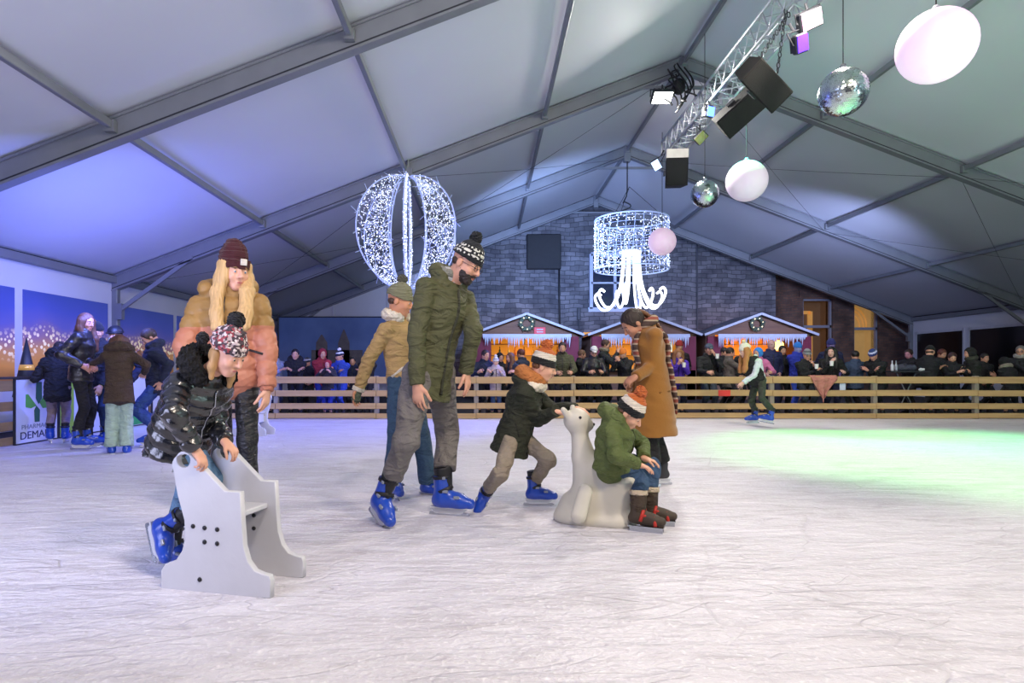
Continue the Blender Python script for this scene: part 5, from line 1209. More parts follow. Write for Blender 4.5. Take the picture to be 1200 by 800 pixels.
skating_aid(np.array([(322-CX)*9.4/FPX, 9.4, 0]), 170, 'white skating aid partly visible behind the peach jacket woman', 1.0)

# --- 5 boy in dark green coat pushing the seal
J = pose(1.36, at(603, 505, 4.36), at(620, 449, 4.33), -8, at(637, 429, 4.28), -8, 16,
         {'R': at(650, 482, 4.12), 'L': at(672, 478, 4.26)}, {'R': (628, 492), 'L': (655, 486)},
         {'R': at(570, 576, 4.33), 'L': at(627, 573, 4.45)}, {'R': (588, 546), 'L': (644, 541)},
         {'R': (dirv(-125, 48), np.array([.5, -.2, 1.])), 'L': (dirv(-4), sk_up())}, hh=.2)
r = thing('person', 'boy in dark green coat and orange bobble hat leaning forward to push the seal', 'person', base_of(J))
body(J, r, skin('d8a488'), .0062, dict(hands={'R': (dirv(-5, 10), nrm((0, .1, -1)), .55), 'L': (dirv(-5, 10), nrm((0, .1, -1)), .55)})); face(J, r, {})
ow = dict(bulk=1.16, hem=.16, hemw=.20, waist=.16, wr=(.005, 22), seed=21, hemdir=(-.28, 0, -1), sleeve=.02, collar=False)
hp = neck_ring(J, .10, .038, -.01, .02, -195, 15, 9)[0]
ob, P = coat(J, r, fab('25291b', .8, .4, 20), ow, .008, 'coat', extra=hp)
line('zip_flap', front_line(J, P, -.2, .9), .007, fab('181a12', .8), ob); line('pocket_flap', [surf(P, J.pelvis+J.up*.08+J.lat*.08, J.lat), surf(P, J.pelvis-J.up*.0+J.lat*.08+J.front*.05, J.lat)], .007, fab('181a12', .8), ob)
sput('scarf', neck_ring(J, .088, .046, .05, .015, 0, 360, 12)[0], .006, fab('b5713c', .95, .6, 50), r, wrinkle(.004, 50)); sput('scarf_lining', neck_ring(J, .105, .038, .0, -.005, 10, 170, 8)[0], .006, fab('ddd2c0', .95, .6, 50), r, wrinkle(.004, 60))
trousers(J, r, fab('8f8474', .85, .4, 24, .1), dict(thigh=.085, knee=.068, ankle=.055, up=-.01, wa=.008), .009)
def tri(L): u = L[:, 2]; return np.where(u > .97, 1, np.where(u > .76, 2, 0))
M_O = knit('b8602c'); M_CR = knit('d8cfc0'); M_K = knit('191a1c')
beanie(J, r, [M_K, M_O, M_CR], .005, .54, .02, 1.14, M_O, .2, mfun=tri, amp=.002); hair(J, r, '6a4a30', 'short', .008, hat=True)
for g in 'LR': skate(r, J, g, .82)

# --- seal figure
Ys = 4.0
S = lambda px_, py_, dy=0: at(px_, py_, Ys+dy)
def slab(p): return p
gz = 0.0
ax_ = nrm(np.array([S(742, 0)[0]-S(658, 0)[0], -.2, 0])); fl = np.array([0, 0, 1.]); side_ = np.cross(ax_, fl)
cA = np.array([S(675, 0)[0], 4.06, .03]); cB = np.array([S(722, 0)[0], 3.98, .03])
P = [cap(cA+(.01, 0, 0), cB-(.01, 0, 0), .15, .15, fl, .5, k=.03), cap(cA+(0, 0, .07), cB+(0, 0, .1), .10, .11, k=.06),
     cap(S(690, 582), S(728, 572, -.02), .105, .125, k=.06), cap(S(727, 575, -.02), S(700, 548), .10, .10, k=.06),
     cap(S(687, 590), S(682, 535), .085, .062, k=.05), cap(S(682, 535), S(679, 505), .062, .055, k=.03), cap(S(693, 560), S(684, 525), .07, .05, k=.04),
     ell(S(676, 493), (.088, .078, .082), np.stack([nrm((1, -.1, -.5)), nrm((.1, 1, 0)), nrm((.5, 0, 1))]), k=.03), cap(S(680, 494), S(690, 498), .052, .032, k=.03),
     cap(S(668, 490, -.03), S(660, 480, -.05), .026, .018, k=.015), cap(S(672, 486, .04), S(671, 477, .06), .024, .018, k=.015),
     cap(S(686, 575, -.13), S(678, 604, -.17), .045, .05, side_, .6, k=.03), cap(S(700, 575, .12), S(698, 600, .16), .045, .05, side_, .6, k=.03),
     dict(cap(np.array([-3, 4, -1.0]), np.array([4, 4, -1.0]), 1.0, 1.0, k=0), op='-')]
r = thing('seal_figure', 'white plastic seal skating aid carrying the seated boy', 'skating aid', (S(700, 0)[0], 4.0, 0))
M_SEAL = mat('seal_plastic', 'c8c4b6', .42, var=.05, vs=4, spec=.4, bump=.04)
sput('seal_body', P, .0072, M_SEAL, r)
m = MB(); m.sphere(S(680, 489, -.075), .0095, 10, 8); m.put('eye', M_BLK, r, True); m = MB(); m.sphere(S(681, 488, .07), .0095, 10, 8); m.put('eye', M_BLK, r, True); m = MB(); m.sphere(S(695.5, 497, -.005), (.010, .014, .010), 10, 8); m.put('nose', M_BLK, r, True)

# --- 6 boy seated on the seal
J = pose(1.2, at(717, 541, 3.92), at(723, 494, 3.92), -25, at(738, 484, 3.86), -28, 34,
         {'R': at(747, 544, 3.74), 'L': at(755, 537, 3.92)}, {'R': (718, 527), 'L': (752, 520)},
         {'R': at(748, 600, 3.80), 'L': at(762, 595, 3.95)}, {'R': (749, 556), 'L': (765, 550)},
         {'R': (dirv(-25), sk_up()), 'L': (dirv(-15), sk_up())}, hh=.2)
r = thing('person', 'small boy in olive green padded jacket and orange bobble hat sitting on the seal', 'person', base_of(J))
body(J, r, skin('d8a488'), .0062, dict(hands={'R': (dirv(-20, 15), nrm((-.1, 0, -1)), .5), 'L': (dirv(-20, 15), nrm((-.1, 0, -1)), .5)})); face(J, r, {})
ow = dict(bulk=1.25, hem=.05, hemw=.165, waist=.16, puff=.075, amp=.012, wr=(.005, 26), seed=31, sleeve=-.01)
hp = neck_ring(J, .10, .045, .035, .035, -200, 20, 9)[0]; h = J.hf; hp += [ell(h.p(-.36, 0, .22), np.array([.16, .28, .26])*h.h, h.R, k=.03)]
ob, P = coat(J, r, fab('53602f', .7, .4, 20), ow, .0078, 'padded_jacket', extra=hp); line('zip', front_line(J, P, -.05, .85), .005, fab('2a3018', .8), ob)
trousers(J, r, fab('2c4767', .8, .4, 30, .2), dict(thigh=.1, knee=.082, ankle=.07, up=.045, wa=.007), .008)
beanie(J, r, [M_K, M_O, M_CR], .005, .52, .02, 1.14, M_O, .2, mfun=tri, amp=.002); hair(J, r, '6a4a30', 'short', .008, hat=True)
M_REDS = mat('red_strap', 'b0281c', .5); M_BRB = fab('3c3024', .8, .3)
for g in 'LR':
    b = shoe(r, J, g, .82, '3c3024'); d_ = nrm(nrm(J.kn[g]-J.an[g])*.2+np.array([0, 0, 1.])); 
    sput('boot_shaft', [cap(J.an[g]+d_*.02, J.an[g]+d_*.125, .047, .052, cutb=True, k=0)], .007, M_BRB, r); sput('boot_fur', [cap(J.an[g]+d_*.105, J.an[g]+d_*.135, .057, .057, cutb=True, cuta=True, k=0)], .006, fab('c8b8a0', 1, .9, 80), r)
    fd = nrm(J.toe[g][0]); sd = np.cross(fd, (0, 0, 1)); m = MB(); a_ = J.an[g]
    m.tube([a_+fd*.02-(0, 0, .045)+sd*.047, a_+fd*.035+(0, 0, .015)+sd*.03, a_+fd*.035+(0, 0, .015)-sd*.03, a_+fd*.02-(0, 0, .045)-sd*.047], .011, 8); m.tube([a_+fd*.11-(0, 0, .07)+sd*.04, a_+fd*.10-(0, 0, .02)+sd*.02, a_+fd*.10-(0, 0, .02)-sd*.02, a_+fd*.11-(0, 0, .07)-sd*.04], .011, 8); m.tube([a_+fd*.03+sd*.04-(0, 0, .01), a_+fd*.10-(0, 0, .02)-sd*.01], .009, 6)
    m.put('red_strap', M_REDS, r, True)
    m = MB(); base_z = 0.0
    for q in (-.022, .022): m.box((-.05, q-.003, base_z-a_[2]), (.15, q+.003, base_z-a_[2]+.03), 0, np.stack([fd, sd, (0, 0, 1)], 1), a_)
    m.box((-.06, -.035, base_z-a_[2]+.028), (.155, .035, base_z-a_[2]+.036), 0, np.stack([fd, sd, (0, 0, 1)], 1), a_); m.put('double_blade', M_STEEL, r)

# --- 7 woman in camel coat
J = pose(1.52, at(764, 448, 5.2), at(757, 385, 5.2), 190, at(742, 379, 5.16), 188, 38,
         {'L': at(745, 441, 4.98), 'R': at(744, 446, 5.2)}, {'L': (764, 437), 'R': (760, 432)},
         {'L': at(763, 552, 5.15), 'R': at(775, 550, 5.3)}, {'L': tuple(dirv(200)), 'R': tuple(dirv(190))},
         {'L': (dirv(200), sk_up()), 'R': (dirv(185), sk_up())}, hh=.235)
r = thing('person', 'woman in long camel coat with braided dark hair looking down at her hands', 'person', base_of(J))
body(J, r, skin('b98468'), .0075, dict(hands={'L': (dirv(178, 35), nrm((0, .6, -1)), .8), 'R': (dirv(185, 45), nrm((0, -.6, -.6)), .8)})); face(J, r, dict(brow='1e1614'))
ow = dict(bulk=1.12, hem=.44, hemw=.25, waist=.16, hemdir=(-.02, 0, -1), wr=(.006, 14), seed=41, sleeve=0, hemflat=.9)
ob, P = coat(J, r, fab('8e5f22', .95, .15, 60, .08, sheen=.3), ow, .0105, 'long_coat')
line('coat_edge', front_line(J, P, -.9, .9, n=18), .007, fab('7a5222', .9), ob)
for t_ in (.15, -.15, .42): m = MB(); m.sphere(surf(P, J.pelvis+(J.neck-J.pelvis)*t_+J.lat*.03, J.front), .014, 10, 6); m.put('button', M_BLK, ob, True)
line('pocket_flap', [surf(P, J.pelvis-J.up*.08-J.lat*.05+J.front*.03, -J.lat), surf(P, J.pelvis-J.up*.08-J.lat*.05-J.front*.08, -J.lat)], .009, fab('7a5222', .9), ob)
stp = mat('striped_scarf', 'b8a898', .9, var=0); N = stp.node_tree.nodes; wv = N.new('ShaderNodeTexWave'); wv.inputs['Scale'].default_value = 3.2; wv.bands_direction = 'Z'; wv.inputs['Distortion'].default_value = 1; L_ = stp.node_tree.links
L_.new(N['Texture Coordinate'].outputs['Object'], wv.inputs['Vector']); cr = N.new('ShaderNodeValToRGB'); cr.color_ramp.interpolation = 'CONSTANT'; cr.color_ramp.elements[0].color = (*hx('4a3a34'), 1); cr.color_ramp.elements[1].position = .4; cr.color_ramp.elements[1].color = (*hx('a8957f'), 1); e_ = cr.color_ramp.elements.new(.8); e_.color = (*hx('8a4a3c'), 1)
L_.new(wv.outputs['Fac'], cr.inputs[0]); L_.new(cr.outputs[0], N['Principled BSDF'].inputs['Base Color'])
sc0 = J.neck+J.up*.02; back = -J.front
bt = [surf(P, J.neck-J.up*.04-J.lat*.05, back-J.lat*.3)]+[surf(P, J.pelvis+(J.neck-J.pelvis)*t-J.lat*.06, back-J.lat*.25)+back*.02 for t in (.8, .6, .4, .2, 0, -.2, -.38)]
ft = [surf(P, J.neck-J.up*.02-J.lat*.05, J.front)]+[surf(P, J.pelvis+(J.neck-J.pelvis)*t-J.lat*.06, J.front)+J.front*.015 for t in (.85, .7, .55, .42)]
sput('scarf', neck_ring(J, .08, .036, .045, .03, 0, 360, 13)[0]+strand(bt, .034, .04, J.front, .45, .01)+strand(ft, .034, .04, J.front, .45, .01), .0085, stp, r, wrinkle(.003, 60))
m = MB()
for i in range(9):
    e0 = bt[-1]+J.lat*(i-4)*.008; m.tube([e0, e0-(0, 0, .06), e0-(0, 0, .11)], .003, 4)
m.put('scarf_fringe', stp, r)
trousers(J, r, fab('121215', .8, .2), dict(thigh=.09, knee=.085, ankle=.095, up=-.02), .011)
h = J.hf; hr_ = hair(J, r, '2a1c16', 'short', .0075)
bp2 = [h.p(-.42, 0, .72), h.p(-.55, -.02, .55), h.p(-.62, -.05, .32), h.p(-.66, -.08, .05), h.p(-.66, -.1, -.2)]; Pb = [ell(bp2[0], (.03, .03, .03), k=.01)]
for i in range(16):
    t = i/15*4; k_ = min(int(t), 3); c = bp2[k_]+(bp2[k_+1]-bp2[k_])*(t-k_); Pb.append(ell(c+h.r*.012*(-1)**i, (.024-.0007*i,)*3, k=.006))
sput('braid', Pb, .005, hairm('6a4428'), r)
for g in 'LR': b = shoe(r, J, g, .92, '2a2a30')
for g in 'LR':
    M4 = foot_matrix(r, J.an[g], J.toe[g][0], J.toe[g][1], .92); link('blade', SK['blade'], r, M4); link('blade_holder', SK['holder'], r, M4)

# --- 8 skater girl by the back fence
J = pose(1.5, at(890, 445, 10.6), at(882, 420, 10.6), 188, at(873, 411, 10.55), 186, 15,
         {'L': at(871, 448, 10.4), 'R': at(872, 449, 10.7)}, {'L': (884, 440), 'R': (884, 438)},
         {'L': at(902, 487, 10.4), 'R': at(884, 487, 10.8)}, {'L': (893, 466), 'R': (881, 466)},
         {'L': (dirv(150, -10), sk_up((.1, 0))), 'R': (dirv(185), sk_up())}, hh=.23)
r = thing('person', 'girl with long ginger hair, white sweater and black vest skating past the back fence', 'person', base_of(J))
body(J, r, skin('d8a894'), .014, dict(hands={g: (None, (0, .3, -1), .4) for g in 'LR'})); face(J, r, {})
ow = dict(bulk=.98, hem=.05, hemw=.14); ob, P = coat(J, r, fab('c8ccd6', .9, .4, 40), ow, .014, 'sweater')
sput('vest', [cap(J.pelvis+J.up*.02+J.front*.03, J.neck-J.up*.07+J.front*.03, .15, .15, J.front, .8, k=.03), cap(J.neck-J.up*.05+J.front*.02, J.neck-J.up*.1+J.front*.05, .12, .14, k=.03), cap(J.pelvis+J.up*.0+J.front*.14, J.pelvis+J.up*.2+J.front*.14, .06, .07, k=.03)], .013, fab('141418', .8, .3), r)
trousers(J, r, fab('343a30', .85, .3), dict(thigh=.082, knee=.062, ankle=.06, up=.03), .013)
beanie(J, r, [knit('d8d4c8'), knit('e0b060')], .011, .62, .1, 1.1, knit('e0c8a0'), .14); hh2 = longhair(J, 'a8703c', r, .30, .075)
for g in 'LR': skate(r, J, g, .9)
# ------------------------------------------------------------------ skaters by the left boards
def stand(px_, top, Y, phi, H, lean=0, side=0, hyaw=None, hpitch=8, mode='down', skates=False, hat_h=.03, foot=None):
    """standing figure; px_ = head centre in the photo, top = top of the head; lean degrees forward"""
    Fw, Rw = axes(phi); base = .075 if skates else .005; s = H/1.75; hx_ = Wx(px_, Y); zt = Wz(top, Y)-hat_h
    hh = .128*H+.012; l = math.radians(lean); up = nrm(np.array([0, 0, 1])*math.cos(l)+Fw*math.sin(l)+Rw*math.sin(math.radians(side)))
    head = np.array([hx_, Y, zt-hh*.5]); neck = head-up*hh*.62-Fw*.035*s; pel = neck-up*.295*H
    hipz = .525*H+base; pel[2] = min(pel[2], hipz); pel[2] = max(pel[2], hipz*.86)
    fc = np.array([pel[0], pel[1], 0])+Fw*(.02)
    an = {}; an['R'] = fc+Rw*.10*s+(0, 0, base+.08*s)-Fw*.02; an['L'] = fc-Rw*.10*s+(0, 0, base+.08*s)+Fw*.03
    kn = {g: tuple(Fw) for g in 'LR'}; wr = {}; el = {}; ch = pel+(neck-pel)*.75
    for g, k in (('R', 1), ('L', -1)):
        sh = neck-up*.05*s+Rw*k*.18*s
        el[g] = tuple(-Fw*.6+Rw*k*.5-np.array([0, 0, 1])*.6)
        m = mode if isinstance(mode, str) else mode[0 if g == 'L' else 1]
        if isinstance(m, str) and m == 'rail' and Y > 12.95: m = 'fold'
        if not isinstance(m, str): wr[g] = np.asarray(m, float)
        elif m == 'down': wr[g] = sh-np.array([0, 0, 1])*.48*s+Rw*k*.07*s+Fw*.06
        elif m == 'rail': t = sh+Rw*k*(-.03)*s; wr[g] = np.array([t[0], min(t[1], YF+.27), .93])+Fw*.0; wr[g][1] = YF+.17
        elif m == 'cup': wr[g] = ch+Fw*.30*s+Rw*k*.05*s+np.array([0, 0, .02])
        elif m == 'drink': wr[g] = head+Fw*.20*s+Rw*k*.06*s-np.array([0, 0, .14*s])
        elif m == 'phone': wr[g] = ch+Fw*.34*s+Rw*k*.05*s+np.array([0, 0, .10*s])
        elif m == 'fold': wr[g] = ch+Fw*.24*s-Rw*k*.08*s-up*.10*s
        elif m == 'out': wr[g] = sh+Fw*.40*s-np.array([0, 0, .18*s])
        elif m == 'pocket': wr[g] = pel+Rw*k*.17*s+Fw*.08*s+up*.03
    toe = {g: (dirv(phi+(12 if g == 'L' else -12)), sk_up()) for g in 'LR'}
    return pose(H, pel, neck, phi, head, phi if hyaw is None else hyaw, hpitch, wr, el, an, kn, toe, hh=hh)
_n = [0]
def simple(J, label, coatc, pants='1c1e26', hat=None, hairc='2a1e18', style='short', vox=.018, o=None, skates=False, group=None, skinc='c8957c', hood=False, scarf=None, glasses=False, shoes='1a1a1e', pom=None, mo=None, gloves=None, beard=None, faceon=True, coatm=None):
    _n[0] += 1; r = thing('person', label, 'person', base_of(J), group); hv = min(vox, .014)
    m1 = {g: (None, tuple(nrm(J.pelvis-J.wr[g])+np.array([0, 0, -.01])), .6) for g in 'LR'}
    body(J, r, skin(skinc), hv if vox > .012 else vox*.8, dict(hands=m1, hands_scale=1.1))
    if faceon: face(J, r, dict(brow=hairc if hairc not in ('c9a470', 'b8b4ae') else '7a6a50'))
    ow = dict(bulk=1.08, hem=.14, hemw=.165, waist=.155, wr=(.006, 18), seed=_n[0]*7+1, sleeve=0); ow.update(o or {})
    ob, P = coat(J, r, coatm or fab(coatc, .8, .5, 24), ow, vox*.95, 'jacket', extra=(neck_ring(J, .11, .05, .04, .03, -200, 20, 8)[0] if hood else None))
    line('zip', front_line(J, P, -.2, .88, n=9), .007, M_BLK, ob)
    trousers(J, r, fab(pants, .85, .3), dict(thigh=.088, knee=.066, ankle=.06, up=.03, **(mo or {})), vox)
    hp_ = hat is not None and hat[0] != 'cap'
    if style == 'long': longhair_s(J, r, hairc, vox, hp_)
    elif style == 'bald': pass
    else: hair(J, r, hairc, style, hv, hat=hp_)
    if hat:
        k, c = hat[0], hat[1]
        if k == 'beanie': beanie(J, r, knit(c) if len(hat) < 3 else [knit(c), knit(hat[2])], hv*.9, .6, .14, 1.12, knit(pom) if pom else None, .18, mfun=(None if len(hat) < 3 else (lambda L: ((L[:, 2] > .8) & (L[:, 2] < .95)).astype(int))))
        elif k == 'cap':
            m = beanie(J, r, fab(c, .8, .2), hv*.9, .66, .1, 1.05, None, fold=False, name='cap'); h = J.hf
            sput('visor', [cap(h.p(.25, -.1, .70), h.p(.58, -.06, .66), .17*h.h, .14*h.h, h.u, .16, k=.0), cap(h.p(.25, .1, .70), h.p(.58, .06, .66), .17*h.h, .14*h.h, h.u, .16, k=.01)], hv*.7, fab(c, .8, .2), m)
        elif k == 'hood':
            h = J.hf; P_ = [ell(h.p(-.1, 0, .55), np.array([.52, .44, .56])*h.h, h.R, k=0), dict(ell(h.p(.42, 0, .45), np.array([.36, .3, .38])*h.h, h.R, k=.01), op='-')]; sput('hood', P_, hv, fab(c, .9, .5, 40), r)
    if scarf: sput('scarf', neck_ring(J, .085, .042, .04, .01, 0, 360, 11)[0], hv, fab(scarf, .95, .6, 50), r)
    if glasses:
        m = MB(); h = J.hf
        for g in (1, -1): m.tube([h.p(.405, g*.14+.09*math.cos(t), .48+.07*math.sin(t)) for t in np.linspace(0, 2*math.pi, 13)], .004, 4)
        m.put('glasses', M_BLK, r)
    if beard: h = J.hf; sput('beard', [ell(h.p(.17, 0, .15), np.array([.26, .255, .22])*h.h, h.R, k=.01), dict(ell(h.p(.36, 0, .48), np.array([.3, .35, .29])*h.h, h.R, k=.02), op='-')], .01, hairm(beard), r)
    if gloves:
        for g in 'LR': d_ = nrm(J.wr[g]-J.el[g]); sput('glove', [cap(J.wr[g], J.wr[g]+d_*.11, .045, .05, k=.01)], hv, fab(gloves, .9, .4), r)
    for g in 'LR': skate(r, J, g, J.s*1.0) if skates else shoe(r, J, g, J.s, shoes)
    return r
def longhair_s(J, par, col, vox, hat, L=.26):
    h = J.hf; s = h.h; P = [] if hat else hair_cap(J, low=.3)
    for g in (1, -1):
        a = h.p(.0, g*.30, .55); b_ = h.p(.0, g*.37, .15); P += strand([a, b_, b_-J.up*L*.5+J.front*.05, b_-J.up*L+J.front*.06], .055, .035)
    a = h.p(-.26, 0, .5); b_ = h.p(-.3, 0, .1); P += strand([a, b_, b_-J.up*L*.7-J.front*.03, b_-J.up*L*1.1-J.front*.05], .28*s, .22*s, J.front, .5, .03)
    return sput('hair', P, min(vox, .013), hairm(col), par, None if vox > .012 else (lambda Q: .003*np.sin(((Q-J.neck)@J.lat)*330+5*np.sin(Q[:, 2]*19))))
LG = 'skaters gathered by the left boards'
V9 = .0105
leather = mat('black_leather', '1c1a1e', .38, var=.2, bump=.6, bs=18, coat=.2)
def pxw(x, y, Y): return at(x, y, Y)
J = stand(70, 398, 8.35, 120, 1.5, lean=24, mode=(pxw(52, 437, 8.35), pxw(56, 436, 8.6)), skates=True, hpitch=25)
simple(J, 'person in black coat and lilac trousers leaning over the left boards', '17181e', '8a7c86', None, '2a201e', 'short', V9, dict(hem=.16), True, hood=True)
J = stand(101, 367, 7.62, 15, 1.64, lean=2, mode=(pxw(108, 427, 7.5), pxw(96, 428, 7.4)), skates=True, hyaw=-12, hat_h=0)
simple(J, 'woman with long brown hair, shiny black leather jacket and black trousers by the left boards', '17181c', '14141a', None, '5a3828', 'long', V9, dict(hem=.09, bulk=1.12), True, coatm=leather, skinc='c08a78')
J = stand(113, 377, 8.05, -60, 1.62, mode=(pxw(118, 452, 7.9), 'drink'), skates=True, hat_h=.02)
simple(J, 'person in black cap and dark jeans holding a hand to the face', '14161e', '24385c', ('beanie', '121218'), '1e1a1c', 'short', V9, None, True)
J = stand(135, 380, 8.3, -90, 1.62, mode='down', skates=True)
simple(J, 'person in black helmet and pale face mask behind the brown jacket girl', '161c34', '1a2448', None, '1a1618', 'short', V9, None, True)
h = J.hf; rr_ = bpy.data.objects[[o.name for o in C.objects if o.name.startswith('person') and o.parent is None][-1]]
sput('helmet', [ell(h.p(-.04, 0, .66), np.array([.48, .43, .42])*h.h, h.R, k=0, cut=[(h.p(0, 0, .62), -h.u)])], .008, M_BLK, rr_); sput('helmet_brim', [ell(h.p(0, 0, .64), np.array([.55, .5, .08])*h.h, h.R, k=0)], .007, M_BLK, rr_)
sput('face_mask', [ell(h.p(.20, 0, .25), np.array([.26, .24, .17])*h.h, h.R, k=0)], .007, fab('a8d0c0', .6, .1), rr_)
J = stand(140, 392, 7.4, 120, 1.34, lean=14, mode=(pxw(108, 426, 7.45), pxw(169, 437, 7.5)), skates=False, hpitch=15, hat_h=0); J.el['R'] = at(172, 428, 7.35); J.el['L'] = at(124, 418, 7.35)
simple(J, 'girl seen from behind in brown fleece jacket and wide pale green trousers', '43352c', '9db4a8', None, '5a3c2c', 'long', V9, dict(hem=.12, bulk=1.15), False, mo=dict(thigh=.1, knee=.09, ankle=.1, up=-.05), hood=True) if False else None
def person_pale(J):
    r = thing('person', 'girl seen from behind in brown fleece jacket and wide pale green trousers', 'person', base_of(J)); m1 = {g: (None, (0, -.3, -1), .6) for g in 'LR'}
    body(J, r, skin('c8957c'), .0085, dict(hands=m1)); ow = dict(bulk=1.08, hem=.12, hemw=.205, waist=.172, wr=(.006, 18), seed=91); coat(J, r, fab('43352c', .95, .7, 60), ow, V9, 'jacket', extra=neck_ring(J, .11, .05, .02, .03, -200, 20, 8)[0])
    trousers(J, r, fab('9db4a8', .85, .3, 20), dict(thigh=.105, knee=.095, ankle=.105, up=-.06), V9); longhair_s(J, r, '5a3c2c', V9, False, .2); face(J, r, {})
    for g in 'LR': skate(r, J, g, J.s)
person_pale(J)
J = stand(175, 385, 7.9, 205, 1.66, lean=6, mode=(pxw(190, 447, 7.75), pxw(166, 420, 8.0)), skates=True, hyaw=215, hpitch=38, hat_h=0)
simple(J, 'boy in navy jacket and blue jeans looking down at his hands by the left wall', '182038', '2a4688', None, '3a2c28', 'short', V9, dict(hem=.12, bulk=1.12), True, hood=True)

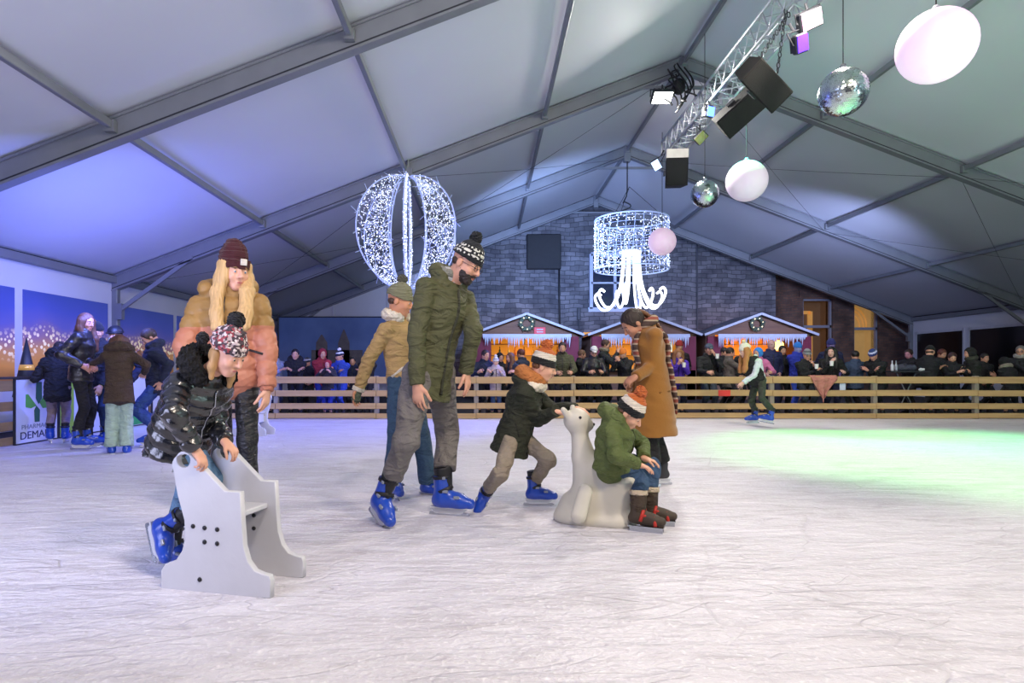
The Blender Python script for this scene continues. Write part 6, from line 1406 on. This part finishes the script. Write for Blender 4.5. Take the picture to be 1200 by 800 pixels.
# ------------------------------------------------------------------ spectators behind the back fence
SP = [
 # px, top, Y, phi, H, kw(stand), kw(simple), label
 (322, 408, 12.75, -60, 1.5, dict(mode='fold'), dict(coatc='8a94c0', pants='2a3050', hat=('beanie', '2a2c34')), 'person in pale lilac jacket and dark beanie beside the peach sleeve'),
 (346, 409, 12.8, -75, 1.6, dict(mode='fold', lean=6), dict(coatc='12131a', pants='14161e', hairc='141012', hood=True), 'dark haired person in black coat before the navy banner'),
 (360, 418, 13.65, -110, 1.45, dict(mode='pocket'), dict(coatc='20222c', hat=('beanie', '30343c', 'b8bcc8')), 'person in dark coat and patterned beanie between the black coat and the red jacket'),
 (378, 407, 13.15, -60, 1.55, dict(mode=('down', 'rail'), lean=4), dict(coatc='8a2434', pants='2438a0', hat=('hood', '8a2434'), hairc='2a1a18'), 'person in red hooded jacket before the navy banner'),
 (384, 420, 12.66, -90, 1.2, dict(mode='rail'), dict(coatc='2a2a34', pants='2438a0', hat=('hood', 'a02838'), skinc='d8a090'), 'small child in red hood with face just above the top rail'),
 (398, 410, 13.1, -100, 1.52, dict(mode='rail', hyaw=-140), dict(coatc='2a48b0', pants='2a48b8', hat=('beanie', '1e2440', 'e0e8ff'), pom='e8ecff'), 'person in bright blue jacket and blue white bobble hat by the banner towers'),
 (413, 418, 13.55, -80, 1.42, dict(mode='pocket'), dict(coatc='1a2140', hairc='1a1618'), 'dark haired person in navy coat right of the bright blue jacket'),
 (430, 412, 13.45, -95, 1.5, dict(mode='fold'), dict(coatc='1c1e26', hairc='3a2a20'), 'person in black coat behind the beige sleeve'),
 (569, 410, 12.75, -70, 1.6, dict(mode=('rail', 'rail'), lean=10, hyaw=-50), dict(coatc='1c2440', hairc='2a201c', gloves=None), 'dark haired man in navy jacket leaning on the rail right of the olive parka'),
 (581, 417, 12.62, -85, 1.2, dict(mode='rail'), dict(coatc='b8a8b4', pants='3a5080', hat=('beanie', 'd8d8dc', 'a0a8b8'), pom='e0e0e4', skinc='d8a898'), 'small child in white beanie and pale pink jacket at the rail'),
 (586, 412, 13.45, -60, 1.5, dict(mode='pocket'), dict(coatc='14151c', hat=('hood', '0f1016')), 'person in black hood behind the white beanie child'),
 (598, 413, 12.75, -150, 1.5, dict(mode='rail', lean=6), dict(coatc='2a3040', hairc='6a4630', style='long'), 'woman with brown hair turned left, pink cheeked, beside the white beanie child'),
 (610, 409, 13.25, 140, 1.55, dict(mode='fold', lean=6), dict(coatc='222a3a', hairc='5a2e24'), 'person with reddish brown hair seen from behind in dark blue jacket'),
 (641, 401, 13.75, -90, 1.68, dict(mode='pocket'), dict(coatc='3a3c40', hairc='3a2a22'), 'person in grey coat behind the shoulder of the olive sweater man'),
 (659, 401, 12.78, -95, 1.7, dict(mode=('rail', 'rail'), lean=7), dict(coatc='4c4c38', pants='1c2028', hairc='2a201c', beard='2a201c'), 'bearded man in olive fleece leaning on the rail'),
 (682, 410, 13.25, -20, 1.5, dict(mode='rail', lean=4, hyaw=0), dict(coatc='17181e', hairc='6a4c38'), 'boy with short brown hair in black jacket looking right'),
 (696, 404, 12.72, -90, 1.58, dict(mode=('rail', 'rail'), lean=8, hpitch=20), dict(hat=('cap', 'd8dadc'), coatc='1e1e24', coatm=leather, hairc='3a2a22', glasses=True), 'person in white cap and black leather jacket leaning on the rail'),
 (710, 398, 13.35, -30, 1.7, dict(mode=('cup', 'phone'), lean=3, hyaw=-20), dict(coatc='20262a', hairc='4a342a', scarf='8a8070', glasses=True), 'person with glasses, beige scarf and dark green coat behind the white cap'),
 (730, 407, 12.68, -130, 1.45, dict(mode='phone', lean=6, hpitch=20), dict(coatc='121318', hat=('beanie', 'e08030'), hairc='3a2a20'), 'person in bright orange beanie left of the camel coat'),
 (779, 408, 13.55, -90, 1.5, dict(mode='pocket'), dict(coatc='191a20', hairc='1a1414'), 'dark coated person just right of the camel coat back'),
 (796, 398, 13.75, -90, 1.66, dict(mode='pocket'), dict(coatc='281c26', hat=('beanie', 'a03030'), hairc='3a1c1a'), 'person in red beanie behind the purple jacket woman'),
 (795, 408, 12.72, -95, 1.55, dict(mode=('cup', 'cup'), lean=10, hpitch=25), dict(coatc='4a28a8', pants='20223a', hairc='8a5a34', style='long'), 'woman in purple jacket with light brown hair holding a white cup'),
 (831, 401, 12.78, -90, 1.66, dict(mode=('drink', 'rail'), lean=7), dict(coatc='17191c', pants='3a4250', hat=('cap', '4a566a'), hairc='4a4440'), 'man in grey blue cap and black coat drinking at the rail'),
 (849, 407, 13.55, -60, 1.55, dict(mode='pocket'), dict(coatc='22242c', hairc='1c1616'), 'dark haired person behind the grey jacket'),
 (856, 407, 13.0, -15, 1.58, dict(mode=('fold', 'phone'), hyaw=0), dict(coatc='5a5250', hairc='2a1e1c', skinc='c08878'), 'person in grey brown jacket turned right, left of the ginger skater'),
 (874, 402, 13.65, -90, 1.62, dict(mode='pocket'), dict(coatc='1a1c26', hat=('beanie', '1c2230')), 'person in dark blue hat behind the ginger skater'),
 (888, 406, 12.8, -120, 1.5, dict(mode='rail', hyaw=-150), dict(coatc='c06a98', pants='202850', hat=('hood', '3a88d8')), 'person in bright blue hood and pink jacket right of the ginger skater'),
 (904, 398, 13.3, -90, 1.7, dict(mode='pocket'), dict(coatc='1e2450', pants='1a1e40', style='bald', skinc='b89090'), 'bald man in navy coat below the yellow lantern'),
 (917, 405, 13.65, -90, 1.58, dict(mode='pocket'), dict(coatc='181a24', hairc='161214'), 'dark haired person between the bald man and the blue beanie'),
 (935, 400, 13.3, -80, 1.62, dict(mode=('fold', 'fold')), dict(coatc='2434a8', pants='3a58d0', hat=('beanie', '2c7ad8'), skinc='8a90c8', pom=None), 'person in bright blue beanie and reflective blue jacket'),
 (946, 408, 12.7, -95, 1.58, dict(mode=('cup', 'fold'), lean=6), dict(coatc='15181c', pants='28303c', hat=('beanie', '8a8890', '5a5a64'), glasses=True, hairc='5a4a40'), 'woman in grey beanie, glasses and black jacket holding a cup'),
 (974, 396, 13.25, -100, 1.7, dict(mode='pocket'), dict(coatc='1c2048', hat=('beanie', '2c2e70'), skinc='6a5a98'), 'tall person in dark blue hat behind the woman with black hair'),
 (974, 406, 12.7, -110, 1.6, dict(mode=('rail', 'cup'), lean=5, hyaw=-125), dict(coatc='0f1114', pants='181a3a', hairc='120e10', style='long', skinc='d8a898'), 'woman with black hair and black jacket above the pink shawl'),
 (1002, 411, 13.35, 80, 1.56, dict(mode='pocket'), dict(coatc='3a4c6c', hairc='1a1618'), 'person in slate blue jacket seen from behind right of the pink shawl'),
 (1023, 408, 12.75, 215, 1.6, dict(mode='fold', lean=22, hpitch=30), dict(coatc='12141a', hat=('beanie', '2a3878', 'c8ccf0'), hairc='3a2a24', skinc='c08a7a'), 'person in blue and white beanie bending left over the rail'),
 (1065, 409, 13.45, -150, 1.6, dict(mode='fold', lean=4, hpitch=15), dict(coatc='171a26', hairc='2a1a1a', skinc='c088a0', o=dict(puff=.08, amp=.012, bulk=1.2)), 'person in black puffer jacket behind the bag on the table'),
 (1090, 404, 12.85, 20, 1.66, dict(mode='fold', lean=8, hyaw=40), dict(coatc='10141a', hat=('beanie', '0c1010'), o=dict(bulk=1.25)), 'person in black beanie and wide dark coat turned away at the table'),
 (1104, 409, 13.45, -80, 1.58, dict(mode='pocket', hpitch=20), dict(coatc='181a22', hairc='5a2c24'), 'red haired person with bowed head behind the black beanie'),
 (1116, 413, 12.75, -110, 1.5, dict(mode='rail', lean=6, hpitch=25), dict(coatc='12141c', hairc='3a2426'), 'person in black jacket with bowed head right of the red haired person'),
 (1136, 406, 12.8, 170, 1.62, dict(mode='fold', lean=4), dict(coatc='20221e', hat=('hood', '191b18'), scarf='3a3c34'), 'person in dark olive hooded parka facing left'),
 (1154, 414, 13.55, -90, 1.5, dict(mode='pocket'), dict(coatc='1a1c20', hairc='2a2426'), 'person in dark coat behind the olive parka spectator'),
 (1176, 417, 12.75, 100, 1.5, dict(mode='fold', lean=14), dict(coatc='15181c', hat=('hood', '14161a'), scarf='8c8678'), 'person in dark parka with pale fur collar seen from behind'),
 (1196, 405, 12.8, -140, 1.62, dict(mode='rail', lean=6), dict(coatc='1c1e24', hairc='6c6a68', scarf='9a9890', glasses=True), 'grey haired person at the right edge of the photo'),
]
cups = []
for (px_, top_, Y_, phi_, H_, ks, kp, lab) in SP:
    hatted = 'hat' in kp; J = stand(px_, top_, Y_, phi_, H_, hat_h=.035 if hatted else 0.0, **ks); kp = dict(kp); cc = kp.pop('coatc'); simple(J, lab, cc, vox=.018, **kp)
    md = ks.get('mode')
    if not isinstance(md, str):
        for g, m_ in zip('LR', md):
            if m_ in ('cup', 'drink') and not any(np.linalg.norm(J.wr[g]-c[0]) < .2 for c in cups): cups.append((J.wr[g], J.front, lab))
cup_me = None
for k_, (p, f_, lab) in enumerate(cups):
    d_ = f_; c = p+f_*.11+(0, 0, .0)
    if cup_me is None: o_ = MB().tube([(0, 0, -.05), (0, 0, -.049), (0, 0, .05)], [.02, .03, .04], 12).put('paper_cup', mat('cup_paper', 'dcdad8', .6)); cup_me = o_.data
    else: o_ = bpy.data.objects.new('paper_cup', cup_me); C.objects.link(o_)
    o_.location = tuple(float(v) for v in c); who = lab.split(' holding')[0].split(' drinking')[0].replace('person', 'figure')
    setp(o_, 'white cup held by the '+' '.join(who.split()[:10]), 'cup', 'white paper cups held by spectators')

# things on and at the fence
r0 = at(966, 440, YF-.045); b = MB(); V = []; nu, nv = 15, 14
for i in range(nu):
    for j in range(nv):
        u, v = i/(nu-1), j/(nv-1); halfw = .27*(1-v**1.6)*.9+.03; x = r0[0]-.03*v+(u-.5)*2*halfw; z = .875-.56*v*(1-.35*abs(u-.45)*2); y = YF-.06-.02*math.sin(u*15+v*2)*(.3+v)-.01
        if v < .12: y = YF-.04+(.12-v)*.8; z = .872
        V.append((x, y, z))
b.add(V, [[i*nv+j, i*nv+j+1, (i+1)*nv+j+1, (i+1)*nv+j] for i in range(nu-1) for j in range(nv-1)]); o = b.put('shawl', fab('b87a6c', .95, .6, 60), smooth=True, origin=r0); m_ = o.modifiers.new('t', 'SOLIDIFY'); m_.thickness = .012
setp(o, 'dusty pink shawl draped over the top rail of the back fence', 'shawl')
def plate(x0, x1, y0, y1, col, name, lab, cat, Y=YF-.045, es=0):
    b = MB(); b.box((Wx(x0, Y), Y, Wz(y1, Y)), (Wx(x1, Y), Y+.008, Wz(y0, Y)), bev=.002); o = b.put(name, mat(name, col, .5, var=.05, **(dict(emit=col, es=es) if es else {})), origin=(Wx(x0, Y), Y, Wz(y1, Y))); setp(o, lab, cat)
plate(842, 856, 457, 464, 'd02a22', 'red_plate', 'small red plate on the second rail left of the ginger skater', 'sign')
plate(984, 991, 449, 457, 'c8d4ec', 'paper_sheet', 'white sheet of paper fixed below the top rail right of the pink shawl', 'paper', YF+.02)
# high table with folding legs, bag, bottles
tx, ty = Wx(1062, 12.58), 12.58
r = thing('high_table', 'narrow folding table with crossed legs behind the fence', 'table', (tx, ty, 0)); b = MB(); b.box((tx-.40, ty-.14, .93), (tx+.40, ty+.12, .955), bev=.006); b.put('table_top', M_DALU, r)
for sx in (-1, 1): b = MB(); b.tube([(tx-sx*.22, ty+.02*sx, 0), (tx+sx*.22, ty+.02*sx, .93)], .012, 8); b.put('leg', M_ALU, r, True)
b = MB(); b.tube([(tx-.12, ty, .955), (tx-.12, ty, 1.02), (tx+.22, ty, 1.03), (tx+.25, ty, .955)], .02, 6); P = [cap((tx-.14, ty, 1.02), (tx+.14, ty, 1.02), .062, (.06), k=.02), cap((tx-.13, ty, 1.06), (tx-.02, ty, 1.09), .03, k=.03)]
r = thing('bag', 'dark grey bag lying on the table behind the fence', 'bag', (tx, ty, .957)); sput('bag_body', P, .012, fab('3c3e50', .8, .5), r, wrinkle(.008, 30)); b = MB(); b.tube([(tx+.08*math.cos(t), ty-.06, 1.08+.05*math.sin(t)) for t in np.linspace(0, math.pi, 10)], .008, 6); b.put('strap', M_BLK, r, True)
for i, (dx, cl, lab) in enumerate(((-.30, 'c8ccd8', 'clear bottle standing left of the grey bag'), (-.22, '8a90a0', 'smoked bottle right beside the grey bag'))):
    o = bpy.data.objects.new('bottle', bottle_mesh(cl)); C.objects.link(o); o.location = (tx+dx, ty-.02, .957); o.scale = (.8, .8, .7); setp(o, lab, 'bottle')
sp = [cap((tx+.25, ty-.05, .985), (tx+.34, ty-.02, .985), .028, .024, k=.02)]; o = sput('crumpled_paper', sp, .008, mat('paper_white', 'd8dae0', .7), None, wrinkle(.01, 60)); setp(o, 'crumpled white paper on the table right of the bag', 'paper')
